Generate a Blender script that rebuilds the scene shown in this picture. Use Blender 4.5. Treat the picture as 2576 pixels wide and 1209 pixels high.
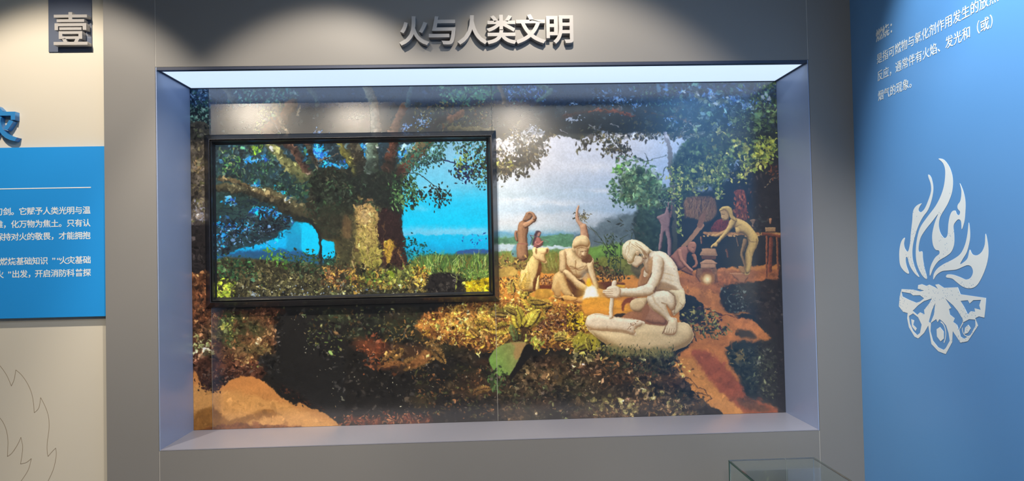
import bpy, bmesh, math
import numpy as np
from mathutils import Vector, Matrix

for o in list(bpy.data.objects): bpy.data.objects.remove(o)
scn = bpy.context.scene
COL = scn.collection

# ------------------------------------------------------------------ camera (metres; z = 0 is the sill of the display niche)
FPX = 1731.266
CAM = np.array([1.56742, -3.33297, .88923])
YAW, PITCH, ROLL = -.036439, .021284, .021425
def cam_axes():
    cy, sy, cp, sp, cr, sr = math.cos(YAW), math.sin(YAW), math.cos(PITCH), math.sin(PITCH), math.cos(ROLL), math.sin(ROLL)
    return np.array([[cy, -sy, 0], [sy, cy, 0], [0, 0, 1]])@np.array([[1, 0, 0], [0, cp, -sp], [0, sp, cp]])@np.array([[cr, 0, sr], [0, 1, 0], [-sr, 0, cr]])
AX = cam_axes()                            # columns: right, forward, up
cd = bpy.data.cameras.new('camera'); cam = bpy.data.objects.new('camera', cd); COL.objects.link(cam)
cd.sensor_width = 36; cd.lens = 36*FPX/2576; cd.clip_start = .05
cam.matrix_world = Matrix([[AX[i, 0], AX[i, 2], -AX[i, 1], CAM[i]] for i in range(3)]+[[0, 0, 0, 1]])
scn.camera = cam

# ------------------------------------------------------------------ exposure, world
vs = scn.view_settings
vs.view_transform = 'Standard'; vs.look = 'None'; vs.exposure = 0; vs.gamma = 1; vs.use_curve_mapping = False
wd = bpy.data.worlds.new('world'); scn.world = wd; wd.use_nodes = True
wd.node_tree.nodes['Background'].inputs[0].default_value = (.55, .6, .75, 1)
wd.node_tree.nodes['Background'].inputs[1].default_value = .12

# ------------------------------------------------------------------ lamps of the hall, plus added fill lights
RX_AIM = 3.1
def spot(name, loc, target, watts, deg, blend, col, radius=.03):
    l = bpy.data.lights.new(name, 'SPOT'); l.energy = watts; l.spot_size = math.radians(deg); l.spot_blend = blend
    l.color = col; l.shadow_soft_size = radius
    o = bpy.data.objects.new(name, l); COL.objects.link(o); o.location = loc
    o.rotation_euler = (Vector(target)-Vector(loc)).to_track_quat('-Z', 'Y').to_euler()
    return o
WARM = (1, .88, .72)
# downlights close to the wall: their cones draw the scallops on the header
for x, w, zz, tx, tz, a in ((-.46, 175, 2.74, -.46, .93, 65), (.80, 165, 2.70, .80, .86, 64), (1.90, 152, 2.70, 2.02, .78, 75)):
    spot('wall_spot', (x, -1.2, zz), (tx, 0, tz), w, a, .42, WARM, .03)
spot('wall_spot', (2.66, -1.90, 2.80), (3.42, -1.75, .9), 205, 92, .5, (.9, .96, 1), .03)
spot('wall_spot', (2.55, -.75, 2.80), (3.42, -1.0, 1.05), 125, 68, .7, (.9, .96, 1), .03)  # added lamp without a known fixture, brightens the right wall near the corner
# spots from the far side of the hall, aimed at the picture
for x, w, tx in ((-1.25, 66, .7), (-.02, 88, 1.0), (2.0, 122, 1.42)):
    spot('track_spot', (x, -4.3, 2.78), (tx, 0, -.46), w, 49, .28, (1, .87, .70), .03)
# unseen cool fill, added overhead behind the viewer for soft general light
def area(name, loc, target, sx, sy, watts, col):
    l = bpy.data.lights.new(name, 'AREA'); l.shape = 'RECTANGLE'; l.size = sx; l.size_y = sy; l.energy = watts; l.color = col
    o = bpy.data.objects.new(name, l); COL.objects.link(o); o.location = loc
    o.rotation_euler = (Vector(target)-Vector(loc)).to_track_quat('-Z', 'Y').to_euler()
area('cool_fill', (1.6, -2.9, 2.80), (1.6, -2.7, 0), 3.0, .6, 60, (.85, .92, 1))
# ------------------------------------------------------------------ printed pictures (flat print, painted in numpy)
PS = 1.3                                   # canvas pixels per drafting unit
class Canvas:
    def __init__(s, x0, y0, x1, y1, base, seed):
        s.x0, s.y0 = x0, y0
        s.w, s.h = int((x1-x0)*PS), int((y1-y0)*PS)
        s.a = np.zeros((s.h, s.w, 3), np.float32); s.a[:] = np.array(base, np.float32)/255
        s.rng = np.random.RandomState(seed)
    def P(s, pts):
        return (np.array(pts, np.float32)-(s.x0, s.y0))*PS
    def box(s, lo, hi, pad=2):
        a, b = max(0, int(lo[0]-pad)), max(0, int(lo[1]-pad))
        c, d = min(s.w, int(hi[0]+pad)+1), min(s.h, int(hi[1]+pad)+1)
        return (a, b, c, d) if c > a and d > b else None
    def mix(s, bx, m, col):
        a, b, c, d = bx; v = s.a[b:d, a:c]
        v += (col-v)*m[..., None]

def noise(h, w, cell, rng, octaves=4, aspect=1.0):
    out = np.zeros((h, w), np.float32); amp, tot = 1.0, 0.0
    for o in range(octaves):
        cx, cy = max(1.5, cell*aspect), max(1.5, cell)
        gw, gh = int(w/cx)+3, int(h/cy)+3
        g = rng.rand(gh, gw).astype(np.float32)
        x = np.arange(w)/cx; y = np.arange(h)/cy
        xi, yi = x.astype(int), y.astype(int)
        fx, fy = x-xi, y-yi
        fx, fy = (fx*fx*(3-2*fx)).astype(np.float32), (fy*fy*(3-2*fy)).astype(np.float32)
        r = g[yi]*(1-fy)[:, None]+g[yi+1]*fy[:, None]
        out += amp*(r[:, xi]*(1-fx)+r[:, xi+1]*fx)
        tot += amp; amp *= .55; cell /= 2
    return out/tot

def polymask(bx, p):
    a, b, c, d = bx
    h, w = d-b, c-a
    m = np.zeros((h, w), np.float32)
    n = len(p); q = np.roll(p, -1, 0)
    cols = np.arange(w, dtype=np.float32)+a
    for row in range(h):
        for sub in (.25, .75):
            y = b+row+sub
            k = ((p[:, 1] <= y) & (q[:, 1] > y)) | ((q[:, 1] <= y) & (p[:, 1] > y))
            if not k.any(): continue
            xs = np.sort(p[k, 0]+(y-p[k, 1])*(q[k, 0]-p[k, 0])/(q[k, 1]-p[k, 1]))
            for i in range(0, len(xs)-1, 2):
                m[row] += .5*np.clip(np.minimum(cols+1, xs[i+1])-np.maximum(cols, xs[i]), 0, 1)
    return np.minimum(m, 1)

def smooth(p, n=6):
    p = np.array(p, np.float32); a, b, c, d = np.roll(p, 1, 0), p, np.roll(p, -1, 0), np.roll(p, -2, 0)
    t = (np.arange(n)/n)[None, :, None]
    r = .5*(2*b[:, None]+(c-a)[:, None]*t+(2*a-5*b+4*c-d)[:, None]*t*t+(3*b-a-3*c+d)[:, None]*t**3)
    return r.reshape(-1, 2)

def blur(m, r):
    r = int(max(1, r))
    for _ in range(2):
        for ax in (0, 1):
            pad = [(0, 0), (0, 0)]; pad[ax] = (r+1, r)
            c = np.cumsum(np.pad(m, pad, mode='edge'), axis=ax)
            n = m.shape[ax]
            m = (np.take(c, np.arange(2*r+1, 2*r+1+n), ax)-np.take(c, np.arange(0, n), ax))/(2*r+1)
    return m

def rgb(c): return np.array(c, np.float32)/255

def poly(cv, pts, col, col2=None, ang=90, soft=0, tex=0, cell=12, aspect=1, alpha=1, sm=True, rough=0):
    p = cv.P(smooth(pts) if sm else pts)
    if rough: p = p+cv.rng.randn(*p.shape).astype(np.float32)*rough*PS
    bx = cv.box(p.min(0), p.max(0), 3+soft*PS*2.2)
    if bx is None: return
    m = polymask(bx, p)
    if soft: m = blur(m, soft*PS*.5)
    h, w = m.shape
    if tex or soft > 6: n = noise(h, w, cell*PS, cv.rng, 4, aspect)-.5
    if soft > 6: m = np.clip(m+(m*(1-m))*4*n*2, 0, 1)
    C = np.zeros((h, w, 3), np.float32)+rgb(col)
    if col2 is not None:
        yy, xx = np.mgrid[0:h, 0:w]; th = math.radians(ang)
        t = (xx/w-.5)*math.cos(th)+(yy/h-.5)*math.sin(th)+.5
        C += (rgb(col2)-rgb(col))*np.clip(t, 0, 1)[..., None]
    if tex: C *= (1+n*tex*2)[..., None]
    cv.mix(bx, m*alpha, np.clip(C, 0, 1))

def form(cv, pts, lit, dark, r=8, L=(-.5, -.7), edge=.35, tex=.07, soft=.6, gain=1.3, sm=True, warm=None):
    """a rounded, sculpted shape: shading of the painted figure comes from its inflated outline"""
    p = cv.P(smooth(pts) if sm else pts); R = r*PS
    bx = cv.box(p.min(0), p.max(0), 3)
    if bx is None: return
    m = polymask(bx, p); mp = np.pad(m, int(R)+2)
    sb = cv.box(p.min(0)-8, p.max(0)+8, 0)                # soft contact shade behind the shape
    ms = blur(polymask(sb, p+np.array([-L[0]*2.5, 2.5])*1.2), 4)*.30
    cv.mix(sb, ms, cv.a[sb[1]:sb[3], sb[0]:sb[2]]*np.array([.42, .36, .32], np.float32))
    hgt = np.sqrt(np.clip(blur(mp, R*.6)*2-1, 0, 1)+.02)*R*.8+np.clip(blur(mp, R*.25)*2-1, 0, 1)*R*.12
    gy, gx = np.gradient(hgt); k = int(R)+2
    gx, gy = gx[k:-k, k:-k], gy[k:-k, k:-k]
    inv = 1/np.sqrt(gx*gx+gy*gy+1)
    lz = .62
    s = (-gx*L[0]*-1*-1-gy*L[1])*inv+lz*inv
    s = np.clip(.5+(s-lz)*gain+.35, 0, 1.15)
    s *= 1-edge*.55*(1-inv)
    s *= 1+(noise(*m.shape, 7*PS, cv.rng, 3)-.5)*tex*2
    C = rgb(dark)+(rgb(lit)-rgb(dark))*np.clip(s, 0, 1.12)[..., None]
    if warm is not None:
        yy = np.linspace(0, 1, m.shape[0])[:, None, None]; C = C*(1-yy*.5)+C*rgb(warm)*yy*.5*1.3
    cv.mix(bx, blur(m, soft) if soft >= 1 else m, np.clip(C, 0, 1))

def stroke(cv, pts, w0, w1, col, col2=None, alpha=1, soft=.8, round_=False, dark=None):
    p = cv.P(pts); n = len(p)-1
    bx = cv.box(p.min(0), p.max(0), max(w0, w1)*PS+3)
    if bx is None: return
    a, b, c, d = bx
    yy, xx = np.mgrid[b:d, a:c].astype(np.float32)+.5
    best = np.full(xx.shape, 1e9, np.float32); tt = np.zeros_like(best); sg = np.zeros_like(best)
    for i in range(n):
        u = p[i+1]-p[i]; l2 = float(u@u)+1e-6
        t = np.clip(((xx-p[i, 0])*u[0]+(yy-p[i, 1])*u[1])/l2, 0, 1)
        dx, dy = xx-p[i, 0]-t*u[0], yy-p[i, 1]-t*u[1]
        g = (i+t)/n; wd = (w0+(w1-w0)*g)*.5*PS
        dd = np.sqrt(dx*dx+dy*dy)-wd
        k = dd < best
        best = np.where(k, dd, best); tt = np.where(k, g, tt)
        if round_: sg = np.where(k, (dy if abs(u[0]) > abs(u[1]) else dx)/(wd+.1), sg)
    m = np.clip(.5-best/(soft*PS), 0, 1)*alpha
    C = rgb(col) if col2 is None else rgb(col)+(rgb(col2)-rgb(col))*tt[..., None]
    if round_:
        dk = rgb(dark)
        f = np.clip(.5+sg*.6, 0, 1)[..., None]; C = C*(1-f)+dk*f
        C = C*(1+(noise(*m.shape, 5*PS, cv.rng, 3, 1.5)-.5)[..., None]*.5)
    cv.mix(bx, m, C)

def leaf(cv, x, y, l, w, th, col, alpha=1):
    x, y = (x-cv.x0)*PS, (y-cv.y0)*PS; l *= PS; w *= PS
    a, b, c, d = int(x-l/2-1), int(y-l/2-1), int(x+l/2+2), int(y+l/2+2)
    if a < 0 or b < 0 or c > cv.w or d > cv.h: return
    xx = np.arange(a, c, dtype=np.float32)[None, :]+.5-x; yy = np.arange(b, d, dtype=np.float32)[:, None]+.5-y
    ct, st = math.cos(th), math.sin(th)
    u = (xx*ct+yy*st)/(l/2); v = (-xx*st+yy*ct)/(w/2+.3)
    m = np.clip((1-u*u-np.abs(v))*2.2, 0, 1)*alpha
    s = cv.a[b:d, a:c]; s += (np.asarray(col, np.float32)-s)*m[..., None]

def inside(cv, pts, n):
    p = np.array(pts, np.float32); lo, hi = p.min(0), p.max(0); out = []
    q = np.roll(p, -1, 0)
    k = 0
    while k < n:
        z = lo+(hi-lo)*cv.rng.rand(4*n+20, 2)
        c = np.zeros(len(z), bool)
        for A, B in zip(p, q):
            if A[1] == B[1]: continue
            t = ((A[1] > z[:, 1]) != (B[1] > z[:, 1])) & (z[:, 0] < (B[0]-A[0])*(z[:, 1]-A[1])/(B[1]-A[1])+A[0])
            c ^= t
        z = z[c]; out.append(z); k += len(z)
        if len(z) == 0: break
    return np.concatenate(out)[:n]

def leaves(cv, pts, n, size, cols, th=1.2, spread=.9, alpha=1, ratio=.42, clump=0):
    z = inside(cv, pts, n)
    if clump:
        c = inside(cv, pts, max(3, n//clump)); z = c[cv.rng.randint(len(c), size=n)]+cv.rng.randn(n, 2)*size*1.5
    R = cv.rng; z = z+R.randn(len(z), 2)*min(size, 9)*.8
    cols = [rgb(c) for c in cols]
    for x, y in z:
        l = size*(.6+.8*R.rand()); k = cols[R.randint(len(cols))]*(.75+.5*R.rand())
        leaf(cv, x, y, l, l*ratio*(.6+.8*R.rand()), th+R.randn()*spread, np.minimum(k, 1), alpha)

def frond(cv, x, y, ln, th, bend, col, col2, pin=.32, step=3.2, w=3.0):
    n = max(4, int(ln/step)); px, py, a = x, y, th
    for i in range(n):
        t = i/n; nx, ny = px+math.cos(a)*step, py+math.sin(a)*step
        L = ln*pin*math.sin(math.pi*min(1, .25+t*.75))**.8
        C = rgb(col)+(rgb(col2)-rgb(col))*t
        for sgn in (-1, 1):
            q = a+sgn*1.15
            k = C*(.85 if sgn > 0 else 1.1)*(.8+.35*cv.rng.rand())
            leaf(cv, nx+math.cos(q)*L*.5, ny+math.sin(q)*L*.5, L, w, q, np.minimum(k, 1))
        px, py = nx, ny; a += bend/n

def twigs(cv, x, y, ln, th, col, n=5, w=1.4):
    for i in range(n):
        a = th+cv.rng.randn()*.5; pts = [(x, y)]; qx, qy = x, y
        for k in range(4):
            a += cv.rng.randn()*.3; qx += math.cos(a)*ln/4; qy += math.sin(a)*ln/4; pts.append((qx, qy))
        stroke(cv, pts, w, .6, col, soft=1)

def glow(cv, x, y, rx, ry, col, power=1.6, alpha=1):
    p = cv.P([(x-rx, y-ry), (x+rx, y+ry)]); bx = cv.box(p[0], p[1], 1)
    if bx is None: return
    a, b, c, d = bx; yy, xx = np.mgrid[b:d, a:c]
    q = np.sqrt(((xx-(x-cv.x0)*PS)/(rx*PS))**2+((yy-(y-cv.y0)*PS)/(ry*PS))**2)
    cv.mix(bx, np.clip(1-q, 0, 1)**power*alpha, rgb(col))

def vgrad(cv, x0, y0, x1, y1, stops, tex=.05, cell=30, aspect=5, right=None):
    p = cv.P([(x0, y0), (x1, y1)]); a, b, c, d = cv.box(p[0], p[1], 0)
    ys = np.arange(b, d)/PS+cv.y0; h, w = d-b, c-a
    C = np.stack([np.interp(ys, [s[0] for s in stops], [s[1][k] for s in stops]) for k in range(3)], -1)[:, None]/255
    C = np.repeat(C, w, 1).astype(np.float32)
    if right is not None:
        D = np.stack([np.interp(ys, [s[0] for s in right], [s[1][k] for s in right]) for k in range(3)], -1)[:, None]/255
        t = np.linspace(0, 1, w)[None, :, None]**1.3; C = C*(1-t)+D*t
    C = C*(1+(noise(h, w, cell*PS, cv.rng, 5, aspect)-.5)*tex*2)[..., None]
    cv.a[b:d, a:c] = np.clip(C, 0, 1)

def frm(ox, oy, s): return lambda *p: [(ox+x/s, oy+y/s) for x, y in p]

def limb(cv, pts, ws, lit, dark, **k):
    """a tapered limb as one rounded outline around a bent centre line"""
    p = np.array(pts, float); t = np.gradient(p, axis=0); t /= np.linalg.norm(t, axis=1)[:, None]+1e-9
    nrm = np.stack([-t[:, 1], t[:, 0]], 1); w = np.array(ws)[:, None]/2
    form(cv, np.concatenate([p+nrm*w, (p-nrm*w)[::-1]]), lit, dark, **k)


def warp(cv, amp, cell, y0=None, oct=3):
    """bends the drawn shapes a little so that no outline stays ruler-clean"""
    h, w = cv.h, cv.w
    dx = (noise(h, w, cell*PS, cv.rng, oct)-.5)*2*amp*PS*1.6; dy = (noise(h, w, cell*PS, cv.rng, oct)-.5)*2*amp*PS*1.6
    yy, xx = np.mgrid[0:h, 0:w]
    X = np.clip(xx+dx, 0, w-1.001); Y = np.clip(yy+dy, 0, h-1.001)
    xi, yi = X.astype(int), Y.astype(int); fx, fy = (X-xi)[..., None].astype(np.float32), (Y-yi)[..., None].astype(np.float32)
    a = cv.a
    cv.a = (a[yi, xi]*(1-fx)+a[yi, xi+1]*fx)*(1-fy)+(a[yi+1, xi]*(1-fx)+a[yi+1, xi+1]*fx)*fy

def dapple(cv, pts, n, size, lo=.5, hi=1.7, th=1, spread=1.3, ratio=.5, tint=(1, 1, 1), alpha=.85):
    """foliage and rubble marks in the colours already laid down, lighter and darker"""
    z = inside(cv, pts, n); R = cv.rng; tint = np.array(tint, np.float32)
    nz = noise(cv.h, cv.w, 26*PS, R, 2)
    for x, y in z:
        i, j = int((y-cv.y0)*PS), int((x-cv.x0)*PS)
        if not (0 <= i < cv.h and 0 <= j < cv.w): continue
        c = cv.a[i, j]; g = R.rand()**1.6; k = lo+(hi-lo)*g*(.4+1.2*nz[i, j])
        c = c*k*tint if g > .4 else c*k
        l = size*(.4+R.rand()**2*1.6)
        leaf(cv, x+R.randn()*3, y+R.randn()*3, l, l*ratio*(.5+R.rand()), th+R.randn()*spread, np.clip(c+(.02 if g > .6 else 0), 0, 1), alpha)

def blotch(cv, pts, n, size, cols, alpha=.6):
    for x, y in inside(cv, pts, n):
        s = size*(.5+cv.rng.rand()); glow(cv, x, y, s*(.7+cv.rng.rand()), s*.6, cols[cv.rng.randint(len(cols))], .9, alpha)

GD = [(40, 58, 48), (52, 72, 55), (30, 42, 40), (62, 84, 60)]
GM = [(84, 118, 74), (110, 140, 86), (66, 98, 70), (128, 150, 92)]
GY = [(186, 190, 84), (150, 168, 72), (204, 204, 110), (120, 142, 66)]
BR = [(110, 78, 50), (76, 52, 36), (140, 100, 62), (60, 44, 34)]
GO = [(222, 172, 66), (240, 200, 84), (196, 142, 60), (160, 106, 50), (228, 200, 120)]
SKYB = [(92, 138, 210), (120, 170, 230), (150, 190, 235), (190, 215, 240)]

def paint_mural():
    cv = Canvas(470, 190, 1990, 1096, (34, 34, 32), 7); R = cv.rng
    # sky, far hills, water, meadow
    vgrad(cv, 1230, 200, 1985, 700,
          [(330, (210, 206, 212)), (420, (208, 207, 212)), (462, (198, 207, 216)), (490, (190, 206, 216)), (505, (200, 213, 224)),
           (530, (186, 204, 218)), (560, (206, 212, 218)), (578, (190, 205, 214)), (588, (104, 158, 188)), (600, (110, 160, 160)), (608, (112, 150, 120)), (640, (112, 148, 84)), (660, (130, 140, 74)), (700, (160, 116, 60))],
          .05, 26, 6,
          right=[(330, (140, 178, 226)), (420, (112, 158, 222)), (480, (104, 142, 204)), (540, (84, 116, 160)), (600, (60, 80, 90)), (700, (70, 70, 50))])
    for x, y, w, h in ((1330, 548, 90, 18), (1450, 540, 120, 16), (1400, 510, 110, 9), (1300, 500, 60, 8), (1520, 480, 60, 9), (1600, 440, 70, 22), (1500, 418, 130, 26), (1330, 400, 90, 50)):
        glow(cv, x, y, w, h, (222, 222, 226), 1.2, .55)
    glow(cv, 1560, 360, 160, 60, (214, 212, 220), 1, .5)
    poly(cv, [(1245, 612), (1330, 615), (1420, 619), (1440, 623), (1380, 627), (1245, 629)], (186, 204, 214), soft=3, tex=.08, cell=4, aspect=4)
    poly(cv, [(1245, 596), (1300, 597), (1380, 592), (1440, 588), (1440, 618), (1380, 616), (1330, 611), (1245, 608)], (92, 138, 112), (84, 130, 96), soft=3, tex=.25, cell=6, aspect=2)
    poly(cv, [(1440, 592), (1490, 572), (1540, 548), (1600, 530), (1680, 515), (1700, 640), (1560, 640), (1480, 618), (1440, 606)], (112, 128, 142), (66, 82, 84), 0, soft=10, tex=.18, cell=16)
    poly(cv, [(1478, 622), (1560, 612), (1620, 618), (1600, 652), (1500, 654), (1478, 640)], (122, 164, 72), (96, 130, 66), soft=6, tex=.15, cell=6, aspect=3)
    poly(cv, [(1500, 652), (1600, 645), (1640, 690), (1520, 700)], (128, 138, 62), (92, 88, 52), soft=6, tex=.3, cell=6)
    poly(cv, [(1245, 640), (1440, 634), (1480, 650), (1478, 690), (1245, 700)], (112, 132, 58), (140, 96, 52), soft=5, tex=.25, cell=5)
    for i in range(420):
        x = R.uniform(1246, 1480); y = R.uniform(640, 690); l = R.uniform(8, 22)
        stroke(cv, [(x, y), (x+R.randn()*4, y-l)], 1.2, .6, [(150, 158, 76), (104, 122, 58), (172, 128, 74), (130, 92, 50), (170, 170, 96)][R.randint(5)], alpha=.7)
    # dark forest and hut on the right
    poly(cv, [(1605, 520), (1700, 470), (1800, 478), (1870, 400), (1990, 380), (1990, 700), (1700, 700), (1610, 650)], (38, 42, 44), (30, 27, 26), 0, soft=8, tex=.3, cell=18)
    poly(cv, [(1600, 535), (1660, 520), (1680, 600), (1660, 640), (1605, 620)], (54, 74, 66), (40, 52, 44), soft=9, tex=.4, cell=8)
    # ground
    poly(cv, [(1245, 690), (1400, 686), (1560, 690), (1640, 682), (1760, 680), (1990, 672), (1990, 780), (1800, 790), (1700, 820), (1480, 800), (1245, 790)], (222, 150, 66), (196, 126, 62), 0, soft=3, tex=.12, cell=14, aspect=2.5)
    poly(cv, [(1640, 700), (1990, 680), (1990, 760), (1840, 745), (1730, 770), (1700, 760)], (176, 112, 62), (150, 88, 52), 0, soft=5, tex=.2, cell=10, aspect=3)
    poly(cv, [(1700, 730), (1800, 735), (1850, 790), (1930, 845), (1960, 880), (1880, 900), (1900, 960), (1990, 1010), (1990, 1060), (1560, 1060), (1620, 930), (1680, 900), (1740, 850)], (184, 118, 62), (188, 112, 58), soft=5, tex=.2, cell=22)
    poly(cv, [(1740, 880), (1800, 900), (1860, 960), (1960, 1035), (1890, 1045), (1820, 990), (1760, 930)], (140, 68, 46), soft=9, tex=.3, cell=14, alpha=.75)
    poly(cv, [(1680, 900), (1740, 900), (1790, 960), (1850, 1020), (1860, 1045), (1720, 1045), (1690, 950)], (205, 140, 70), soft=9, tex=.12, cell=18, alpha=.8)
    poly(cv, [(1850, 800), (1890, 806), (1925, 840), (1918, 852), (1870, 835), (1845, 815)], (196, 122, 66), soft=2, tex=.15)
    # lower half: dark undergrowth
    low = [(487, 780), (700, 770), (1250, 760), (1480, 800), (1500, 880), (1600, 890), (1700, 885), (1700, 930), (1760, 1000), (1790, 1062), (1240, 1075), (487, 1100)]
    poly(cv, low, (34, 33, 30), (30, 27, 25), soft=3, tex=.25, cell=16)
    poly(cv, [(487, 690), (530, 700), (545, 780), (700, 775), (735, 830), (690, 900), (650, 960), (560, 945), (487, 960)], (92, 58, 40), (70, 44, 34), soft=5, tex=.55, cell=12)
    poly(cv, [(560, 790), (640, 800), (660, 850), (600, 880), (540, 850)], (64, 74, 44), soft=10, tex=.3)
    for reg, n, sz, cols in (
        ([(487, 690), (530, 690), (530, 880), (487, 880)], 170, 9, BR+[(170, 112, 68)]),
        ([(540, 780), (700, 775), (700, 900), (640, 930), (540, 900)], 330, 9, BR+[(150, 92, 58), (90, 96, 56)]),
        ([(590, 860), (640, 840), (690, 880), (660, 900), (600, 920)], 160, 10, [(180, 140, 88), (150, 96, 58), (196, 156, 100)]),
        ([(487, 850), (530, 850), (540, 885), (487, 890)], 70, 9, [(190, 200, 130), (150, 160, 100), (210, 214, 160)]),
        ([(550, 815), (585, 805), (590, 830), (560, 835)], 34, 8, GY),
        ([(487, 930), (640, 920), (620, 955), (540, 985), (510, 960)], 300, 7, [(60, 40, 34), (40, 30, 28), (84, 56, 46), (110, 90, 80)]),
        ([(700, 930), (760, 930), (860, 1020), (800, 1015), (740, 985)], 140, 8, [(52, 36, 30), (90, 54, 36), (34, 28, 26)])):
        leaves(cv, reg, n, sz, cols, th=.5, spread=1.2)
    poly(cv, [(487, 938), (505, 962), (520, 980), (545, 978), (575, 957), (612, 946), (640, 950), (668, 960), (690, 980), (710, 998), (735, 1015), (770, 1020), (810, 1035), (850, 1068), (850, 1082), (487, 1096)],
         (190, 124, 68), (180, 132, 76), soft=1.5, tex=.1, cell=26, aspect=3, rough=1.2)
    poly(cv, [(487, 975), (600, 985), (700, 1010), (780, 1045), (830, 1075), (600, 1075), (540, 1030), (487, 1040)], (204, 150, 86), soft=12, tex=.08, cell=26, alpha=.75)
    poly(cv, [(487, 1045), (520, 1022), (550, 1030), (580, 1055), (660, 1035), (700, 1040), (620, 1065), (680, 1080), (560, 1092), (487, 1092)], (128, 86, 40), soft=7, tex=.2, cell=16, alpha=.85)
    poly(cv, [(560, 1068), (640, 1066), (760, 1072), (760, 1090), (487, 1096), (520, 1076)], (104, 60, 36), soft=4, tex=.4, cell=7, alpha=.8)
    leaves(cv, [(505, 955), (560, 965), (540, 985), (510, 978)], 90, 8, [(44, 30, 28), (60, 40, 36)], th=.4)
    leaves(cv, [(700, 965), (800, 1005), (850, 1022), (770, 1022), (720, 990)], 110, 8, [(44, 30, 28), (70, 42, 30), (30, 26, 26)], th=.3)
    # black mass keeps sparse lights
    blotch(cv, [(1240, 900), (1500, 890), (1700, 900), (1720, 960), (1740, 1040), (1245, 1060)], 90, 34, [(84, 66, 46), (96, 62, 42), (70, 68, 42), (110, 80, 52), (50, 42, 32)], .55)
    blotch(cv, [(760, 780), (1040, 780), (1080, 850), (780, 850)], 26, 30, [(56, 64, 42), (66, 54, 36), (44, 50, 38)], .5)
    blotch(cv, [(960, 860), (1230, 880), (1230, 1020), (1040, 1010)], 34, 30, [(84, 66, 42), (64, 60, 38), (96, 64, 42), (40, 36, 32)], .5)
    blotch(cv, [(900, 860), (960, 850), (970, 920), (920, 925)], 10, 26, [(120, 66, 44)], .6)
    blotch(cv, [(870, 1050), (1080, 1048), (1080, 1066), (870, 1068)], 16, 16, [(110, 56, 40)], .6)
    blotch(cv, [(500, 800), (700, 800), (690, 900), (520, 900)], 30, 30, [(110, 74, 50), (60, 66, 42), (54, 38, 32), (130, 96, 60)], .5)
    poly(cv, [(700, 790), (790, 790), (860, 870), (870, 1000), (850, 1030), (790, 1015), (740, 980), (690, 955), (650, 900), (690, 880)], (33, 32, 31), soft=8, tex=.1)
    for reg, n, sz, cols in (
        ([(750, 775), (1040, 775), (1040, 850), (780, 850)], 300, 8, [(58, 66, 44), (90, 90, 60), (70, 54, 36), (44, 52, 38)]),
        ([(760, 830), (860, 840), (850, 900), (780, 880)], 60, 6, [(120, 116, 70), (90, 110, 60), (50, 56, 40)]),
        ([(900, 860), (970, 850), (980, 920), (920, 925)], 110, 12, [(112, 60, 40), (80, 48, 34), (130, 78, 50)]),
        ([(960, 820), (1100, 800), (1100, 870), (980, 880)], 130, 8, [(104, 90, 52), (150, 110, 60), (60, 50, 36)]),
        ([(1040, 930), (1240, 920), (1240, 1050), (1060, 1040)], 330, 9, [(92, 72, 48), (112, 76, 48), (66, 66, 40), (48, 40, 32)]),
        ([(1245, 940), (1480, 900), (1500, 1055), (1245, 1065)], 560, 9, [(74, 60, 42), (96, 76, 50), (56, 48, 36), (80, 84, 56), (44, 38, 32)]),
        ([(860, 1048), (1080, 1042), (1080, 1062), (870, 1070)], 190, 9, [(120, 64, 44), (90, 50, 38), (150, 100, 70)]),
        ([(1480, 880), (1700, 890), (1720, 960), (1500, 980)], 420, 9, [(104, 72, 48), (80, 60, 42), (120, 84, 52), (60, 50, 38)])):
        leaves(cv, reg, n, sz, cols, th=.4, spread=1.3)
    leaves(cv, [(700, 780), (1700, 900), (1700, 1050), (860, 1050)], 210, 3.5, [(170, 170, 150), (200, 196, 170), (140, 120, 90)], spread=1.5)
    for x, y, l, t in ((1010, 925, 80, -.55), (960, 920, 70, -.9), (1080, 875, 60, .5), (1120, 850, 50, 2.6), (1190, 990, 50, -.6)):
        frond(cv, x, y, l, t, .6, (120, 88, 50), (170, 130, 70), .28)
    poly(cv, [(952, 925), (990, 905), (1020, 915), (1045, 900), (1070, 880), (1085, 895), (1060, 918), (1040, 925), (1010, 918)], (150, 104, 60), (120, 80, 48), soft=1, tex=.3, cell=5)
    # golden ferns in the middle
    gold = [(1060, 800), (1130, 770), (1250, 755), (1330, 760), (1480, 780), (1500, 850), (1480, 880), (1320, 870), (1200, 880), (1130, 860), (1060, 840)]
    poly(cv, gold, (150, 96, 48), (100, 66, 38), soft=8, tex=.6, cell=6)
    poly(cv, [(1055, 812), (1120, 800), (1150, 780), (1240, 775), (1245, 800), (1160, 830), (1120, 850), (1100, 830), (1050, 825)], (196, 138, 66), (170, 110, 56), soft=3, tex=.35, cell=5)
    leaves(cv, gold, 1700, 8.5, GO+[(92, 60, 36), (70, 46, 32)], th=.9, spread=1.4, ratio=.36)
    leaves(cv, [(1250, 690), (1300, 700), (1400, 745), (1480, 780), (1250, 800)], 420, 7, GO+[(110, 70, 40)], th=.5, spread=1.4)
    poly(cv, [(1320, 800), (1330, 880), (1260, 880), (1270, 850)], (56, 46, 34), soft=8, alpha=.7)
    leaves(cv, [(1340, 790), (1440, 800), (1440, 850), (1340, 850)], 260, 8, [(120, 76, 50), (84, 52, 40), (200, 160, 110), (60, 38, 32)], th=1, spread=1.4)
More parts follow.
